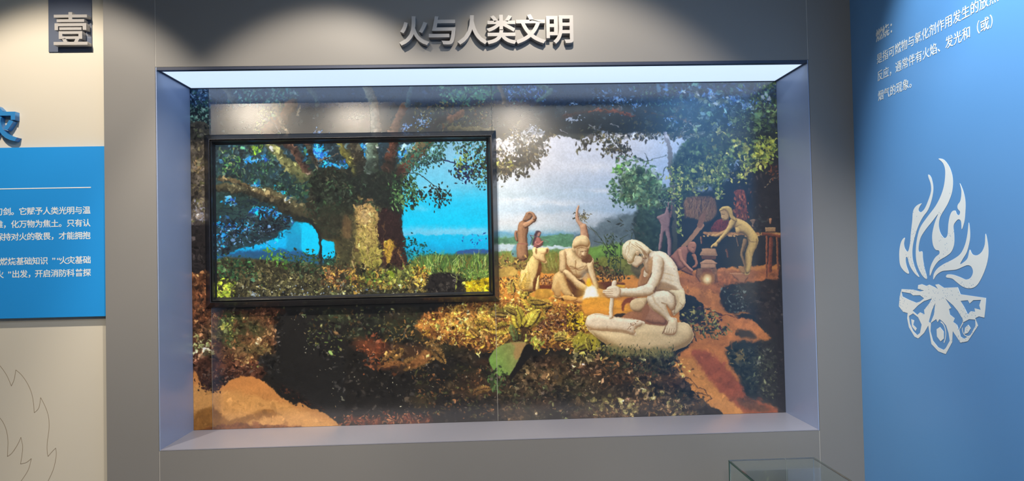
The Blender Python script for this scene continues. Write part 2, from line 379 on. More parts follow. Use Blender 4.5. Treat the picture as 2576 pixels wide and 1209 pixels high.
    for x, y, l, t, bd, c1, c2 in (
        (1308, 830, 62, -1.9, .5, (206, 186, 60), (226, 210, 84)), (1318, 826, 72, -.95, .5, (190, 176, 56), (230, 208, 80)),
        (1290, 815, 60, 2.6, .6, (170, 156, 60), (214, 180, 70)), (1300, 860, 52, -1.7, -.3, (92, 104, 60), (150, 160, 80)),
        (1275, 790, 50, -2.7, -.8, (150, 142, 60), (196, 170, 80)), (1265, 770, 46, .2, .8, (200, 190, 70), (170, 150, 60)),
        (1330, 760, 60, -.1, .4, (190, 168, 60), (220, 180, 76)), (1345, 780, 50, -2.4, .5, (214, 196, 70), (200, 170, 70)),
        (1390, 850, 46, -.3, .6, (190, 180, 90), (210, 190, 80)), (1440, 880, 60, -.5, .5, (150, 150, 50), (196, 188, 60)),
        (1480, 880, 50, -2.2, .4, (170, 160, 56), (200, 184, 70)), (1230, 830, 60, -2.6, -.6, (214, 180, 70), (190, 150, 60)),
        (1200, 850, 50, -2.2, -.6, (204, 170, 66), (180, 140, 60)), (1210, 800, 50, .3, .5, (226, 190, 80), (206, 160, 66)),
        (1290, 740, 40, -1.9, .7, (206, 186, 80), (226, 196, 90)), (1310, 750, 44, -1.1, .6, (190, 170, 70), (226, 196, 90))):
        frond(cv, x+2, y+3, l, t, bd, (60, 44, 28), (70, 52, 32), .36)
        frond(cv, x, y, l, t, bd, c1, c2, .34)
    for i in range(34):
        x, y = R.uniform(1130, 1490), R.uniform(775, 870)
        frond(cv, x, y, R.uniform(18, 34), R.uniform(-3.1, 0), R.randn()*.6, GO[R.randint(5)], GO[R.randint(5)], .4, 2.6, 2.2)
    glow(cv, 1452, 805, 34, 26, (238, 206, 30), 1, .8); leaves(cv, [(1430, 790), (1475, 790), (1475, 830), (1430, 830)], 60, 8, [(240, 214, 40), (220, 180, 40), (90, 64, 30)])
    leaves(cv, [(1430, 800), (1455, 798), (1465, 815), (1440, 820)], 26, 8, [(40, 30, 24), (60, 44, 30)])
    leaves(cv, [(1330, 845), (1360, 845), (1360, 875), (1330, 875)], 26, 12, [(206, 204, 80), (170, 180, 80)], th=1.4, spread=.5)
    poly(cv, [(1440, 850), (1480, 835), (1512, 862), (1500, 880), (1450, 880)], (166, 156, 52), soft=4, tex=.3, cell=4, aspect=.5, alpha=.8)
    leaves(cv, [(1440, 865), (1520, 865), (1520, 900), (1450, 905)], 120, 9, [(150, 140, 70), (60, 60, 40), (190, 170, 110), (34, 36, 32)], th=.9)
    # mossy coral plants bottom centre right
    for i in range(34):
        t = i/34; x = 1500+R.uniform(0, 255); y = 1048-R.uniform(0, 1)*(95-abs(x-1630)*.45)
        c = [(146, 128, 78), (122, 92, 62), (164, 150, 92), (104, 80, 56)][R.randint(4)]
        leaves(cv, [(x-16, y-12), (x+16, y-12), (x+14, y+12), (x-14, y+12)], 22, 11, [c, (c[0]*.6, c[1]*.6, c[2]*.6), (60, 50, 38)], th=1.3, spread=.9, ratio=.6)
    for x, y in ((1562, 1005), (1584, 1018), (1566, 1022), (1575, 1034), (1620, 985), (1645, 1000), (1680, 1012), (1665, 985)):
        leaf(cv, x, y, 15, 12, R.rand()*3, rgb((176, 164, 104)))
    stroke(cv, [(1572, 1003), (1602, 1001)], 3, 2, (170, 130, 110))
    leaves(cv, [(1600, 900), (1690, 890), (1700, 920), (1660, 950), (1600, 940)], 330, 8, [(56, 58, 42), (44, 44, 34), (72, 72, 50)], spread=1.4)
    # right-hand dark bushes
    poly(cv, [(1712, 745), (1740, 742), (1765, 765), (1775, 800), (1740, 815), (1712, 805)], (38, 38, 38), soft=3, tex=.3)
    leaves(cv, [(1722, 790), (1760, 775), (1800, 790), (1830, 830), (1800, 850), (1740, 840)], 260, 10, [(112, 116, 70), (150, 142, 84), (66, 70, 48), (44, 46, 36), (60, 40, 44)], th=.6)
    poly(cv, [(1815, 725), (1850, 712), (1990, 715), (1990, 850), (1940, 845), (1890, 790), (1830, 785), (1812, 750)], (40, 37, 34), (34, 28, 25), 0, soft=6, tex=.35, cell=10)
    leaves(cv, [(1815, 722), (1880, 720), (1880, 780), (1830, 780)], 170, 6, [(66, 74, 66), (110, 124, 120), (44, 48, 44), (34, 36, 34)], th=.7)
    poly(cv, [(1855, 830), (1885, 832), (1900, 850), (1875, 852), (1855, 845)], (74, 60, 40), soft=5)
    poly(cv, [(1830, 870), (1860, 860), (1920, 858), (1990, 850), (1990, 1045), (1930, 1010), (1880, 1000), (1860, 950), (1840, 920), (1828, 890)], (44, 48, 40), (32, 30, 28), 0, soft=7, tex=.4, cell=10)
    leaves(cv, [(1840, 880), (1900, 870), (1960, 900), (1960, 1000), (1890, 990), (1860, 940)], 380, 7, [(52, 56, 44), (64, 70, 52), (38, 40, 34), (84, 86, 64)], th=.8)
    leaves(cv, [(1843, 880), (1875, 890), (1870, 910), (1850, 910)], 26, 9, [(140, 120, 74), (110, 100, 66)])
    poly(cv, [(1958, 700), (1990, 700), (1990, 1060), (1966, 1060), (1955, 1000)], (31, 28, 27), soft=5)
    poly(cv, [(1855, 1000), (1905, 1010), (1940, 1030), (1880, 1030)], (96, 60, 40), soft=6, tex=.3)
    stroke(cv, [(1712, 948), (1735, 952), (1755, 972), (1775, 985), (1788, 1002), (1776, 1010), (1790, 1030), (1806, 1042)], 2, 1, (84, 56, 36))
    stroke(cv, [(1752, 988), (1770, 990), (1788, 1000)], 2, 1, (84, 56, 36)); stroke(cv, [(1752, 972), (1745, 1000)], 1, 1, (96, 64, 40), alpha=.6)
    stroke(cv, [(1600, 735), (1650, 737), (1700, 742)], 1.2, .6, (120, 74, 44), alpha=.5)
    stroke(cv, [(1788, 785), (1830, 792), (1880, 800)], 2.2, 1, (70, 38, 34)); stroke(cv, [(1840, 740), (1960, 735)], 2, 1, (120, 76, 46), alpha=.5)
    # ---------------- upper canopy
    top = [(470, 190), (1990, 190), (1990, 360), (1870, 400), (1760, 350), (1700, 344), (1660, 338), (1620, 332), (1560, 338), (1500, 330), (1460, 352), (1420, 344), (1380, 345), (1345, 395), (1300, 425), (1262, 436), (1236, 425), (1236, 345), (470, 345)]
    poly(cv, top, (44, 58, 66), (56, 56, 48), soft=1.6, tex=.35, cell=26, rough=1.4)
    for a, b in (((1262, 440), .5), ((1275, 438), 1.7), ((1300, 430), 1.2), ((1318, 428), 1.4), ((1330, 415), 1), ((1345, 400), .8), ((1360, 380), .4), ((1480, 350), 1.6), ((1470, 368), 1.8), ((1558, 385), 1.2), ((1530, 380), 1.4), ((1575, 382), .9), ((1500, 335), 1.5), ((1620, 340), 1.4)):
        leaves(cv, [(a[0]-16, a[1]-14), (a[0]+16, a[1]-14), (a[0]+14, a[1]+10), (a[0]-14, a[1]+10)], 26, 11, [(64, 62, 54), (48, 46, 44), (84, 82, 64)], th=1.5, spread=.6)
    for reg, n in (([(1245, 330), (1400, 330), (1350, 400), (1250, 440)], 500), ([(1250, 380), (1300, 390), (1280, 430), (1245, 425)], 120), ([(1480, 330), (1580, 330), (1570, 380), (1540, 390), (1500, 350)], 170), ([(1570, 300), (1760, 310), (1760, 350), (1600, 345)], 330)):
        leaves(cv, reg, n, 9, [(92, 80, 60), (70, 62, 50), (120, 108, 78), (56, 54, 46)] if reg[0][0] < 1400 else [(60, 64, 52), (48, 48, 46), (90, 84, 60)], th=1.3, spread=.8)
    leaves(cv, [(1248, 400), (1290, 405), (1290, 425), (1250, 430)], 30, 9, [(176, 168, 76), (140, 140, 70)])
    for x, y, w, h, n in ((1280, 365, 26, 24, 110), (1342, 335, 26, 17, 90), (1330, 352, 40, 20, 40), (1440, 298, 24, 9, 34), (1550, 338, 30, 4, 16), (1300, 385, 20, 12, 20), (1260, 400, 14, 10, 10)):
        for i in range(n):
            leaf(cv, x+R.randn()*w*.5, y+R.randn()*h*.5, R.uniform(5, 10), 3.4, R.rand()*3, rgb((214, 214, 222)))
    top_cast = [(470, 190), (1990, 190), (1990, 250), (470, 268)]
    poly(cv, top_cast, (40, 66, 104), (44, 62, 88), soft=8, alpha=.75)  # blue cast of the niche's top light, painted into the upper band
    for reg, n, sz, cols in (
        ([(476, 216), (527, 216), (527, 262), (476, 262)], 110, 7, [(70, 110, 140), (150, 180, 210), (60, 100, 90)]),
        ([(476, 262), (527, 262), (527, 330), (476, 335)], 170, 9, [(70, 110, 88), (120, 160, 130), (50, 80, 74), (150, 180, 150)]),
        ([(600, 216), (760, 216), (740, 262), (560, 262)], 230, 9, [(60, 120, 120), (80, 140, 120), (120, 160, 150), (50, 90, 110)]),
        ([(655, 262), (720, 262), (700, 335), (640, 335)], 130, 9, [(130, 140, 80), (100, 120, 80), (160, 160, 100)]),
        ([(1100, 216), (1240, 210), (1240, 255), (1110, 250)], 300, 10, [(66, 124, 100), (90, 150, 116), (60, 104, 110), (120, 170, 130)]),
        ([(1030, 260), (1240, 262), (1230, 330), (1060, 335)], 330, 9, [(90, 92, 66), (130, 122, 80), (66, 76, 66), (110, 84, 60)]),
        ([(1262, 210), (1380, 210), (1370, 252), (1270, 252)], 190, 7, [(60, 90, 170), (84, 130, 190), (70, 120, 130), (150, 180, 220)]),
        ([(1480, 225), (1600, 215), (1600, 290), (1500, 280)], 130, 7, [(70, 110, 140), (110, 150, 190), (60, 80, 90)]),
        ([(1600, 200), (1950, 200), (1950, 300), (1700, 280), (1600, 250)], 620, 8, [(56, 90, 96), (84, 124, 110), (44, 66, 74), (110, 150, 120), (60, 80, 120)]),
        ([(1640, 270), (1960, 280), (1960, 360), (1700, 350)], 620, 9, [(44, 56, 52), (60, 76, 56), (34, 42, 44), (84, 98, 62)]),
        ([(1900, 200), (1960, 200), (1960, 340), (1880, 330)], 200, 12, [(110, 140, 84), (84, 110, 66), (140, 160, 90)])):
        leaves(cv, reg, n, sz, cols, th=1.1, spread=1)
    for x, y, w, h, n in ((1555, 250, 22, 8, 60), (1600, 262, 16, 5, 20), (1790, 236, 10, 6, 30), (1840, 246, 24, 8, 60), (1880, 262, 26, 12, 60), (1800, 258, 14, 5, 20), (1835, 312, 8, 8, 20), (1720, 228, 14, 3, 14), (1690, 300, 18, 5, 30), (1440, 262, 12, 5, 10), (1930, 250, 12, 8, 18), (1060, 305, 20, 14, 50), (1020, 320, 12, 8, 30), (800, 335, 14, 8, 20)):
        for i in range(n):
            leaf(cv, x+R.randn()*w*.6, y+R.randn()*h*.6, R.uniform(3, 8), 3, R.rand()*3, rgb(SKYB[R.randint(4)]))
    for p, w0, w1, c, dk in (
        ([(566, 216), (594, 262)], 22, 14, (112, 116, 112), (70, 84, 96)), ([(672, 330), (712, 300), (735, 262)], 34, 26, (150, 100, 66), (92, 66, 48)),
        ([(690, 262), (722, 335)], 12, 10, (190, 160, 120), (120, 100, 74)), ([(778, 216), (800, 262)], 16, 12, (90, 110, 104), (56, 74, 92)),
        ([(922, 216), (942, 262), (946, 335)], 22, 26, (150, 148, 128), (112, 92, 76)), ([(1022, 262), (1000, 300), (984, 340)], 16, 28, (160, 112, 84), (96, 62, 48)),
        ([(1036, 216), (1024, 262)], 10, 12, (100, 130, 130), (60, 84, 104)), ([(1075, 335), (1110, 300), (1150, 285)], 10, 18, (66, 60, 56), (44, 44, 44)),
        ([(1130, 300), (1160, 285)], 16, 22, (150, 96, 66), (110, 78, 56)), ([(1130, 322), (1240, 326)], 12, 12, (130, 116, 78), (90, 84, 56)),
        ([(1254, 210), (1268, 256)], 9, 11, (146, 122, 100), (92, 80, 70)), ([(1345, 208), (1388, 228), (1350, 254)], 13, 10, (120, 150, 130), (70, 96, 96)),
        ([(1480, 282), (1530, 276), (1590, 290)], 5, 10, (176, 84, 50), (110, 54, 36)), ([(1420, 292), (1480, 280)], 10, 6, (92, 58, 46), (70, 50, 44)),
        ([(1750, 243), (1790, 262), (1830, 255)], 9, 6, (180, 182, 140), (110, 110, 84)), ([(1700, 290), (1712, 262)], 10, 8, (88, 80, 58), (56, 52, 44)), ([(1620, 280), (1720, 300), (1760, 325)], 5, 6, (110, 80, 52), (60, 50, 40))):
        stroke(cv, p, w0, w1, c, round_=True, dark=dk, soft=2.5, alpha=.92)
    for p in ([(1712, 338), (1722, 318), (1746, 294)], [(1718, 336), (1742, 322)], [(1735, 310), (1760, 328)], [(1484, 315), (1508, 330)], [(1536, 306), (1556, 320)], [(1410, 325), (1428, 334)], [(690, 305), (700, 325), (705, 340)]):
        stroke(cv, p, 2.4, 1.4, (196, 184, 178), soft=1)
    stroke(cv, [(478, 318), (500, 328), (527, 336)], 2.2, 2, (200, 196, 160)); stroke(cv, [(748, 290), (756, 262)], 8, 3, (170, 150, 120), soft=3)
    # ---------------- left strip
    poly(cv, [(470, 330), (530, 330), (530, 560), (470, 560)], (84, 76, 62), (92, 84, 78), soft=3, tex=.6, cell=14)
    leaves(cv, [(476, 320), (530, 330), (530, 560), (476, 560)], 230, 9, [(112, 100, 72), (70, 64, 50), (96, 96, 64), (56, 50, 44), (140, 130, 96)], spread=1.3)
    for i in range(60): leaf(cv, 500+R.randn()*12, 535+R.randn()*14, R.uniform(4, 9), 3, R.rand()*3, rgb((150, 152, 170)))
    poly(cv, [(470, 575), (530, 575), (530, 690), (470, 700)], (38, 34, 34), soft=6, tex=.3)
    twigs(cv, 486, 430, 40, -.3, (160, 130, 90), 5); twigs(cv, 500, 640, 30, 1.3, (70, 64, 62), 5)
    poly(cv, [(470, 700), (500, 686), (530, 680), (530, 800), (470, 810)], (110, 70, 44), (96, 58, 38), soft=3, tex=.6, cell=8)
    leaves(cv, [(476, 690), (530, 685), (530, 850), (476, 850)], 150, 9, [(140, 92, 58), (76, 50, 36), (170, 120, 76), (50, 36, 30)], th=2.1)
    # ---------------- hanging foliage on the right
    stroke(cv, [(1676, 334), (1684, 390), (1692, 480), (1700, 640)], 10, 13, (140, 142, 156), (52, 54, 44), soft=1.5)
    for p in ([(1600, 398), (1634, 404), (1660, 392), (1676, 393)], [(1634, 404), (1612, 430), (1596, 440)], [(1620, 402), (1570, 405)], [(1634, 404), (1618, 386)], [(1676, 420), (1650, 470)]):
        stroke(cv, p, 2.2, 1, (52, 62, 58))
    bush = [(1545, 420), (1560, 402), (1600, 400), (1640, 420), (1668, 460), (1690, 500), (1672, 525), (1620, 520), (1572, 512), (1530, 490), (1528, 460), (1548, 450)]
    poly(cv, [(1565, 440), (1610, 425), (1650, 450), (1672, 490), (1660, 520), (1600, 515), (1560, 490)], (62, 84, 62), (70, 84, 54), soft=12, tex=.5, cell=10)
    leaves(cv, bush, 520, 9, [(74, 108, 84), (98, 134, 98), (54, 80, 66), (120, 150, 110), (60, 92, 62)], th=.8, spread=1.2, ratio=.6)
    leaves(cv, [(1528, 478), (1560, 480), (1580, 520), (1540, 515)], 40, 8, [(70, 104, 84), (50, 78, 66)], ratio=.6)
    leaves(cv, [(1545, 415), (1560, 410), (1565, 425), (1548, 430)], 20, 10, [(110, 170, 80), (90, 150, 80)])
    mass = [(1700, 385), (1740, 345), (1800, 340), (1870, 340), (1958, 340), (1962, 480), (1900, 460), (1860, 400), (1830, 430), (1822, 470), (1800, 480), (1760, 460), (1740, 500), (1715, 500), (1690, 430)]
    poly(cv, mass, (50, 66, 56), (40, 44, 40), 0, soft=8, tex=.5, cell=10)
    leaves(cv, mass, 900, 9, [(50, 74, 60), (70, 94, 62), (38, 50, 44), (84, 106, 66), (30, 36, 34), (34, 44, 40)], th=1.1, spread=.8, ratio=.6)
    poly(cv, [(1870, 430), (1900, 415), (1990, 400), (1990, 560), (1860, 560), (1862, 500), (1840, 480)], (34, 30, 28), soft=6, tex=.3)
    leaves(cv, [(1840, 360), (1955, 350), (1940, 420), (1900, 440), (1870, 430), (1840, 400)], 170, 11, GY, th=1.2, spread=.7, ratio=.6)
    leaves(cv, [(1790, 380), (1840, 390), (1825, 460), (1800, 470), (1740, 440)], 130, 10, [(130, 148, 80), (96, 120, 66), (160, 168, 90)], th=1.3, spread=.6, ratio=.6)
    leaves(cv, [(1900, 340), (1950, 345), (1945, 400), (1900, 390)], 60, 10, [(200, 204, 80), (170, 184, 80)], th=1.1, spread=.6, ratio=.6)
    leaves(cv, [(1840, 430), (1870, 430), (1865, 460), (1850, 460)], 20, 9, GY+[(150, 150, 170)], ratio=.6)
    for x0, y0, y1, n in ((1708, 420, 590, 130), (1735, 440, 480, 30), (1752, 450, 500, 30), (1810, 440, 500, 50), (1690, 420, 500, 60), (1806, 480, 500, 12), (1770, 450, 476, 20)):
        for i in range(n):
            leaf(cv, x0+R.randn()*6, R.uniform(y0, y1), R.uniform(5, 9), 5, 1.3+R.randn()*.7, rgb([(140, 160, 80), (96, 124, 60), (70, 92, 56), (180, 186, 110)][R.randint(4)]))
    leaves(cv, [(1930, 420), (1958, 425), (1958, 450), (1935, 445)], 30, 9, [(130, 76, 46), (90, 54, 38)]); stroke(cv, [(1922, 470), (1940, 452), (1958, 446)], 3, 1.6, (150, 130, 104))
    leaves(cv, [(1805, 320), (1830, 325), (1820, 340), (1790, 330)], 26, 9, [(160, 160, 90), (120, 130, 76)]); leaves(cv, [(1830, 290), (1868, 292), (1862, 308), (1834, 306)], 34, 8, [(150, 168, 96), (110, 136, 80)])
    for reg, n, sz, lo, hi in (
        ([(476, 216), (760, 216), (740, 335), (476, 335)], 520, 8, .6, 1.5), ([(760, 216), (1480, 205), (1480, 320), (760, 335)], 700, 7, .75, 1.3), ([(1480, 205), (1960, 200), (1960, 330), (1480, 320)], 1000, 8, .6, 1.6),
        ([(1640, 200), (1960, 200), (1960, 350), (1700, 345)], 900, 10, .6, 2.0),
        ([(1245, 300), (1400, 330), (1350, 400), (1250, 440)], 500, 8, .6, 1.5), ([(1480, 320), (1760, 320), (1760, 345), (1480, 345)], 260, 8, .6, 1.4),
        ([(1550, 420), (1650, 420), (1680, 500), (1660, 515), (1560, 500)], 420, 8, .6, 1.5),
        ([(1710, 370), (1950, 350), (1890, 440), (1740, 480)], 700, 8, .5, 1.35), ([(1860, 430), (1975, 420), (1975, 700), (1860, 600)], 200, 8, .7, 1.8),
        ([(476, 330), (530, 330), (530, 850), (476, 850)], 700, 9, .5, 1.8),
        ([(487, 770), (720, 775), (700, 950), (487, 930)], 1200, 9, .5, 1.9), ([(740, 775), (1250, 775), (1240, 1060), (880, 1050)], 1300, 9, .6, 2.0),
        ([(1240, 890), (1700, 890), (1770, 1045), (1240, 1062)], 2600, 9, .5, 1.9), ([(1060, 780), (1250, 690), (1480, 770), (1490, 880), (1080, 860)], 1100, 6, .4, 1.5),
        ([(1820, 720), (1975, 715), (1975, 840), (1900, 790)], 380, 8, .6, 1.9), ([(1835, 880), (1970, 860), (1970, 1010), (1890, 990)], 500, 8, .6, 1.8),
        ([(1700, 735), (1850, 790), (1930, 1035), (1700, 1045), (1640, 930)], 260, 10, .86, 1.12), ([(1700, 690), (1975, 690), (1975, 745), (1700, 745)], 200, 9, .8, 1.2), ([(487, 985), (700, 985), (830, 1075), (487, 1085)], 200, 12, .9, 1.1)):
        dapple(cv, reg, n, sz, lo, hi)
    warp(cv, 3.6, 18); warp(cv, 1.1, 5, oct=2)
    for reg, n, sz in (([(1480, 230), (1960, 200), (1960, 350), (1480, 330)], 330, 6), ([(1070, 780), (1250, 700), (1480, 780), (1490, 870), (1080, 860)], 700, 5), ([(1240, 900), (1740, 900), (1770, 1045), (1240, 1062)], 900, 6), ([(487, 780), (700, 790), (690, 930), (487, 930)], 300, 6), ([(800, 780), (1240, 860), (1240, 1050), (1000, 1050)], 300, 6), ([(1710, 380), (1950, 350), (1880, 440), (1740, 480)], 200, 7)):
        dapple(cv, reg, n, sz, .6, 1.9)
    # the one broad leaf
    poly(cv, [(1250, 874), (1270, 864), (1290, 860), (1312, 858), (1324, 863), (1320, 879), (1307, 902), (1294, 925), (1282, 942), (1268, 941), (1254, 944), (1238, 925), (1230, 905), (1238, 888)], (112, 156, 72), (150, 138, 84), -25, soft=1, tex=.14, cell=9)
    poly(cv, [(1288, 861), (1324, 863), (1320, 879), (1300, 905), (1292, 890), (1296, 872)], (170, 132, 84), soft=4, alpha=.8)
    poly(cv, [(1322, 868), (1340, 870), (1330, 900), (1290, 950), (1282, 944), (1300, 914)], (30, 28, 26), soft=3)
    leaves(cv, [(1230, 930), (1270, 945), (1260, 985), (1230, 980)], 60, 12, [(84, 108, 60), (54, 66, 42)], th=1.4)
    for x, y, l, t, bd, c1, c2 in (
        (1306, 826, 56, -1.95, .4, (196, 176, 60), (222, 204, 84)), (1316, 822, 62, -.98, .4, (184, 168, 60), (222, 200, 80)),
        (1298, 858, 40, -1.7, -.3, (80, 92, 56), (130, 140, 74)), (1268, 772, 36, .2, .7, (170, 150, 66), (120, 96, 50)), (1276, 792, 36, -2.7, -.7, (130, 112, 56), (160, 132, 66)),
        (1392, 852, 32, -.3, .5, (160, 140, 76), (180, 156, 76)), (1450, 878, 44, -.6, .5, (140, 134, 52), (176, 164, 60)), (1484, 880, 34, -2.0, .4, (150, 140, 56), (170, 156, 66)),
        (1330, 756, 44, -.1, .4, (170, 144, 62), (196, 156, 70)), (1205, 846, 32, -2.2, -.5, (180, 140, 66), (150, 110, 56))):
        frond(cv, x+2, y+3, l, t, bd, (56, 42, 28), (66, 48, 32), .30, 2.6)
        frond(cv, x, y, l, t, bd, c1, c2, .27, 2.6)
    # ---------------- thatch, far figures, table
    D = frm(1640, 480, 4.65)
    poly(cv, D((390, 90), (600, 60), (720, 80), (760, 200), (740, 300), (640, 360), (520, 330), (400, 280)), (92, 68, 48), (112, 86, 60), soft=4, tex=.4, cell=5, aspect=.4)
    for i in range(170):
        x, y = R.uniform(400, 740), R.uniform(70, 250); q = D((x, y), (x+R.uniform(-40, 10), y+R.uniform(50, 110)))
        stroke(cv, q, 1.6, .8, [(150, 120, 84), (70, 50, 38), (120, 84, 56), (134, 96, 70)][R.randint(4)], alpha=.7)
    poly(cv, D((960, 0), (1080, 0), (1110, 200), (1110, 340), (1000, 320), (960, 240), (990, 100)), (122, 62, 40), (96, 44, 34), soft=2, tex=.5, cell=6, aspect=.5)
    leaves(cv, D((960, 20), (1090, 20), (1110, 330), (980, 310)), 40, 10, [(170, 100, 62), (60, 32, 28), (150, 80, 50)], th=1.5, spread=.3)
    poly(cv, D((690, 470), (760, 340), (900, 340), (860, 470)), (124, 54, 44), (92, 40, 34), soft=1, tex=.4, cell=5, aspect=.5)
    stroke(cv, D((580, 400), (470, 540), (330, 690)), 14, 9, (156, 118, 88), round_=False, soft=1.5); stroke(cv, D((600, 290), (560, 400)), 13, 14, (128, 90, 66), soft=2)
    form(cv, D((150, 250), (180, 150), (205, 130), (200, 230), (215, 290), (215, 400), (205, 440), (230, 600), (225, 760), (185, 750), (180, 600), (150, 470), (125, 600), (110, 690), (75, 690), (90, 540), (105, 420), (85, 350), (60, 320), (70, 295)), (142, 114, 116), (62, 50, 54), r=5)
    stroke(cv, D((215, 300), (230, 180), (235, 90)), 5, 3, (104, 78, 78), soft=1.2)
    leaves(cv, D((100, 80), (260, 70), (250, 170), (110, 170)), 60, 7, [(50, 64, 56), (84, 100, 96), (36, 44, 44)])
    # table with legs and stacked dishes
    poly(cv, D((600, 478), (1510, 486), (1510, 520), (1000, 515), (700, 530), (600, 500)), (190, 140, 86), (160, 110, 66), soft=.6, tex=.25, cell=4, aspect=4, sm=False)
    for i in range(26):
        x = R.uniform(600, 1500); leaf(cv, *D((x, R.uniform(505, 530)))[0], 8, 5, .2, rgb((206, 160, 100)))
    for a, b, w, c in (((1345, 530), (1340, 1000), 6, (176, 104, 64)), ((1395, 560), (1380, 930), 11, (150, 78, 50)), ((1465, 530), (1475, 940), 6, (170, 108, 66)), ((1305, 500), (1500, 530), 8, (150, 84, 54)), ((575, 540), (580, 610), 5, (160, 120, 84)), ((990, 540), (1010, 640), 3, (170, 140, 100)), ((870, 690), (890, 770), 5, (120, 84, 60))):
        stroke(cv, D(a, b), w, w*.9, c, round_=True, dark=(80, 44, 32), soft=1)
    form(cv, D((1325, 425), (1450, 425), (1450, 440), (1445, 478), (1330, 478)), (200, 160, 112), (120, 84, 56), r=2, sm=False)
    for y in (440, 455, 468): stroke(cv, D((1328, y), (1448, y)), .9, .9, (110, 78, 54))
    form(cv, D((1145, 340), (1200, 330), (1215, 350), (1190, 400), (1210, 440), (1160, 440), (1170, 390)), (140, 112, 90), (60, 46, 40), r=3); form(cv, D((1370, 325), (1400, 322), (1395, 380), (1375, 380)), (190, 136, 96), (120, 80, 60), r=3)
    leaves(cv, D((1200, 200), (1330, 200), (1330, 400), (1200, 400)), 30, 9, [(48, 52, 50), (60, 50, 46)])
    # crouching helper, pots, stove
    L2 = (.1, -.7)
    form(cv, D((215, 780), (250, 730), (320, 660), (400, 650), (440, 690), (410, 760), (400, 850), (360, 920), (300, 900), (270, 840)), (164, 112, 92), (84, 54, 44), r=9, L=L2)
    form(cv, D((340, 920), (420, 880), (480, 930), (470, 960), (500, 990), (440, 975), (380, 950)), (150, 98, 68), (70, 44, 34), r=5, L=L2)
    limb(cv, D((320, 690), (345, 800), (410, 880), (470, 935)), [10, 9, 8, 7], (190, 134, 108), (96, 60, 46), r=4, L=L2)
    limb(cv, D((485, 740), (510, 800), (520, 860), (480, 895)), [9, 8, 7, 5], (176, 120, 90), (96, 60, 44), r=4, L=L2)
    form(cv, D((415, 640), (440, 600), (480, 590), (512, 605), (520, 650), (510, 700), (490, 735), (455, 720), (420, 690)), (178, 124, 96), (84, 54, 42), r=5, L=L2)
    for a, b in (((470, 660), (505, 655)), ((475, 700), (500, 700)), ((488, 665), (498, 688))): stroke(cv, D(a, b), 1.2, 1, (84, 52, 40), soft=1)
    form(cv, D((585, 672), (745, 670), (752, 700), (768, 745), (765, 758), (560, 755), (562, 740), (578, 710)), (184, 142, 104), (104, 76, 56), r=6, L=(-.2, -.5), sm=False)
    poly(cv, D((575, 758), (752, 760), (745, 800), (585, 800)), (112, 76, 54), (84, 56, 42), sm=False)
    form(cv, D((560, 840), (622, 802), (700, 800), (768, 845), (750, 860), (752, 905), (575, 908), (570, 860)), (190, 146, 110), (118, 86, 64), r=5, L=(-.2, -.6), sm=False)
    stroke(cv, D((562, 848), (765, 850)), 1.2, 1.2, (104, 76, 58)); stroke(cv, D((562, 748), (765, 752)), 1, 1, (208, 164, 122))
    poly(cv, D((525, 920), (560, 905), (600, 912), (640, 900), (700, 912), (755, 905), (775, 960), (775, 1060), (700, 1085), (560, 1060), (520, 1000)), (140, 104, 72), (120, 74, 46), soft=1, tex=.3, cell=6)
    stroke(cv, D((525, 915), (518, 990), (560, 1062)), 2.4, 1.6, (84, 52, 34), soft=2); stroke(cv, D((768, 915), (782, 990), (772, 1070)), 2.4, 1.6, (84, 52, 34), soft=2)
    poly(cv, D((600, 920), (680, 915), (720, 1000), (700, 1050), (600, 1040)), (110, 64, 40), soft=3, alpha=.7)
    glow(cv, *D((645, 1025))[0], 22, 20, (250, 190, 90), 1, .9); glow(cv, *D((645, 1030))[0], 13, 14, (255, 244, 200), .8, 1)
    poly(cv, D((770, 920), (860, 900), (960, 1000), (980, 1060), (860, 1090), (780, 1060)), (190, 122, 70), (150, 88, 52), soft=1.5, tex=.3, cell=6)
    form(cv, D((915, 958), (1180, 962), (1180, 975), (1110, 1030), (1095, 1050), (1090, 1080), (1020, 1078), (1010, 1045), (960, 1010)), (176, 118, 78), (84, 50, 36), r=4, L=(-.3, -.6), sm=False)
    stroke(cv, D((915, 960), (1180, 964)), 1.6, 1.6, (206, 156, 112))
    poly(cv, D((1160, 930), (1230, 940), (1330, 1000), (1290, 1050), (1170, 1040), (1120, 1040)), (184, 110, 62), soft=1.5, tex=.3)
    # woman at the pots
    W1, W2 = (226, 190, 112), (104, 80, 46)
    form(cv, D((1070, 560), (1110, 580), (1100, 660), (1060, 740), (1040, 740), (1050, 650)), (170, 138, 96), W2, r=4)
    limb(cv, D((1095, 570), (1062, 680), (1050, 750), (1085, 850), (1090, 950)), [10, 9, 7, 7, 5], (150, 116, 76), (74, 54, 34), r=5)
    form(cv, D((1060, 880), (1100, 940), (1070, 965), (1030, 930), (1010, 880)), (180, 130, 80), W2, r=3)
    limb(cv, D((950, 400), (860, 470), (760, 520), (700, 520)), [10, 9, 8, 5], (206, 160, 96), W2, r=4)
    form(cv, D((975, 315), (1060, 340), (1140, 395), (1200, 470), (1240, 530), (1245, 600), (1215, 680), (1180, 750), (1168, 850), (1150, 930), (1130, 975), (1085, 975), (1095, 880), (1088, 750), (1105, 680), (1125, 610), (1105, 530), (1040, 490), (1000, 495), (975, 465), (960, 420), (930, 400), (950, 340)), W1, W2, r=11, L=(.2, -.7))
    form(cv, D((975, 430), (1010, 425), (1035, 455), (1015, 488), (985, 480)), W1, (150, 112, 64), r=4)
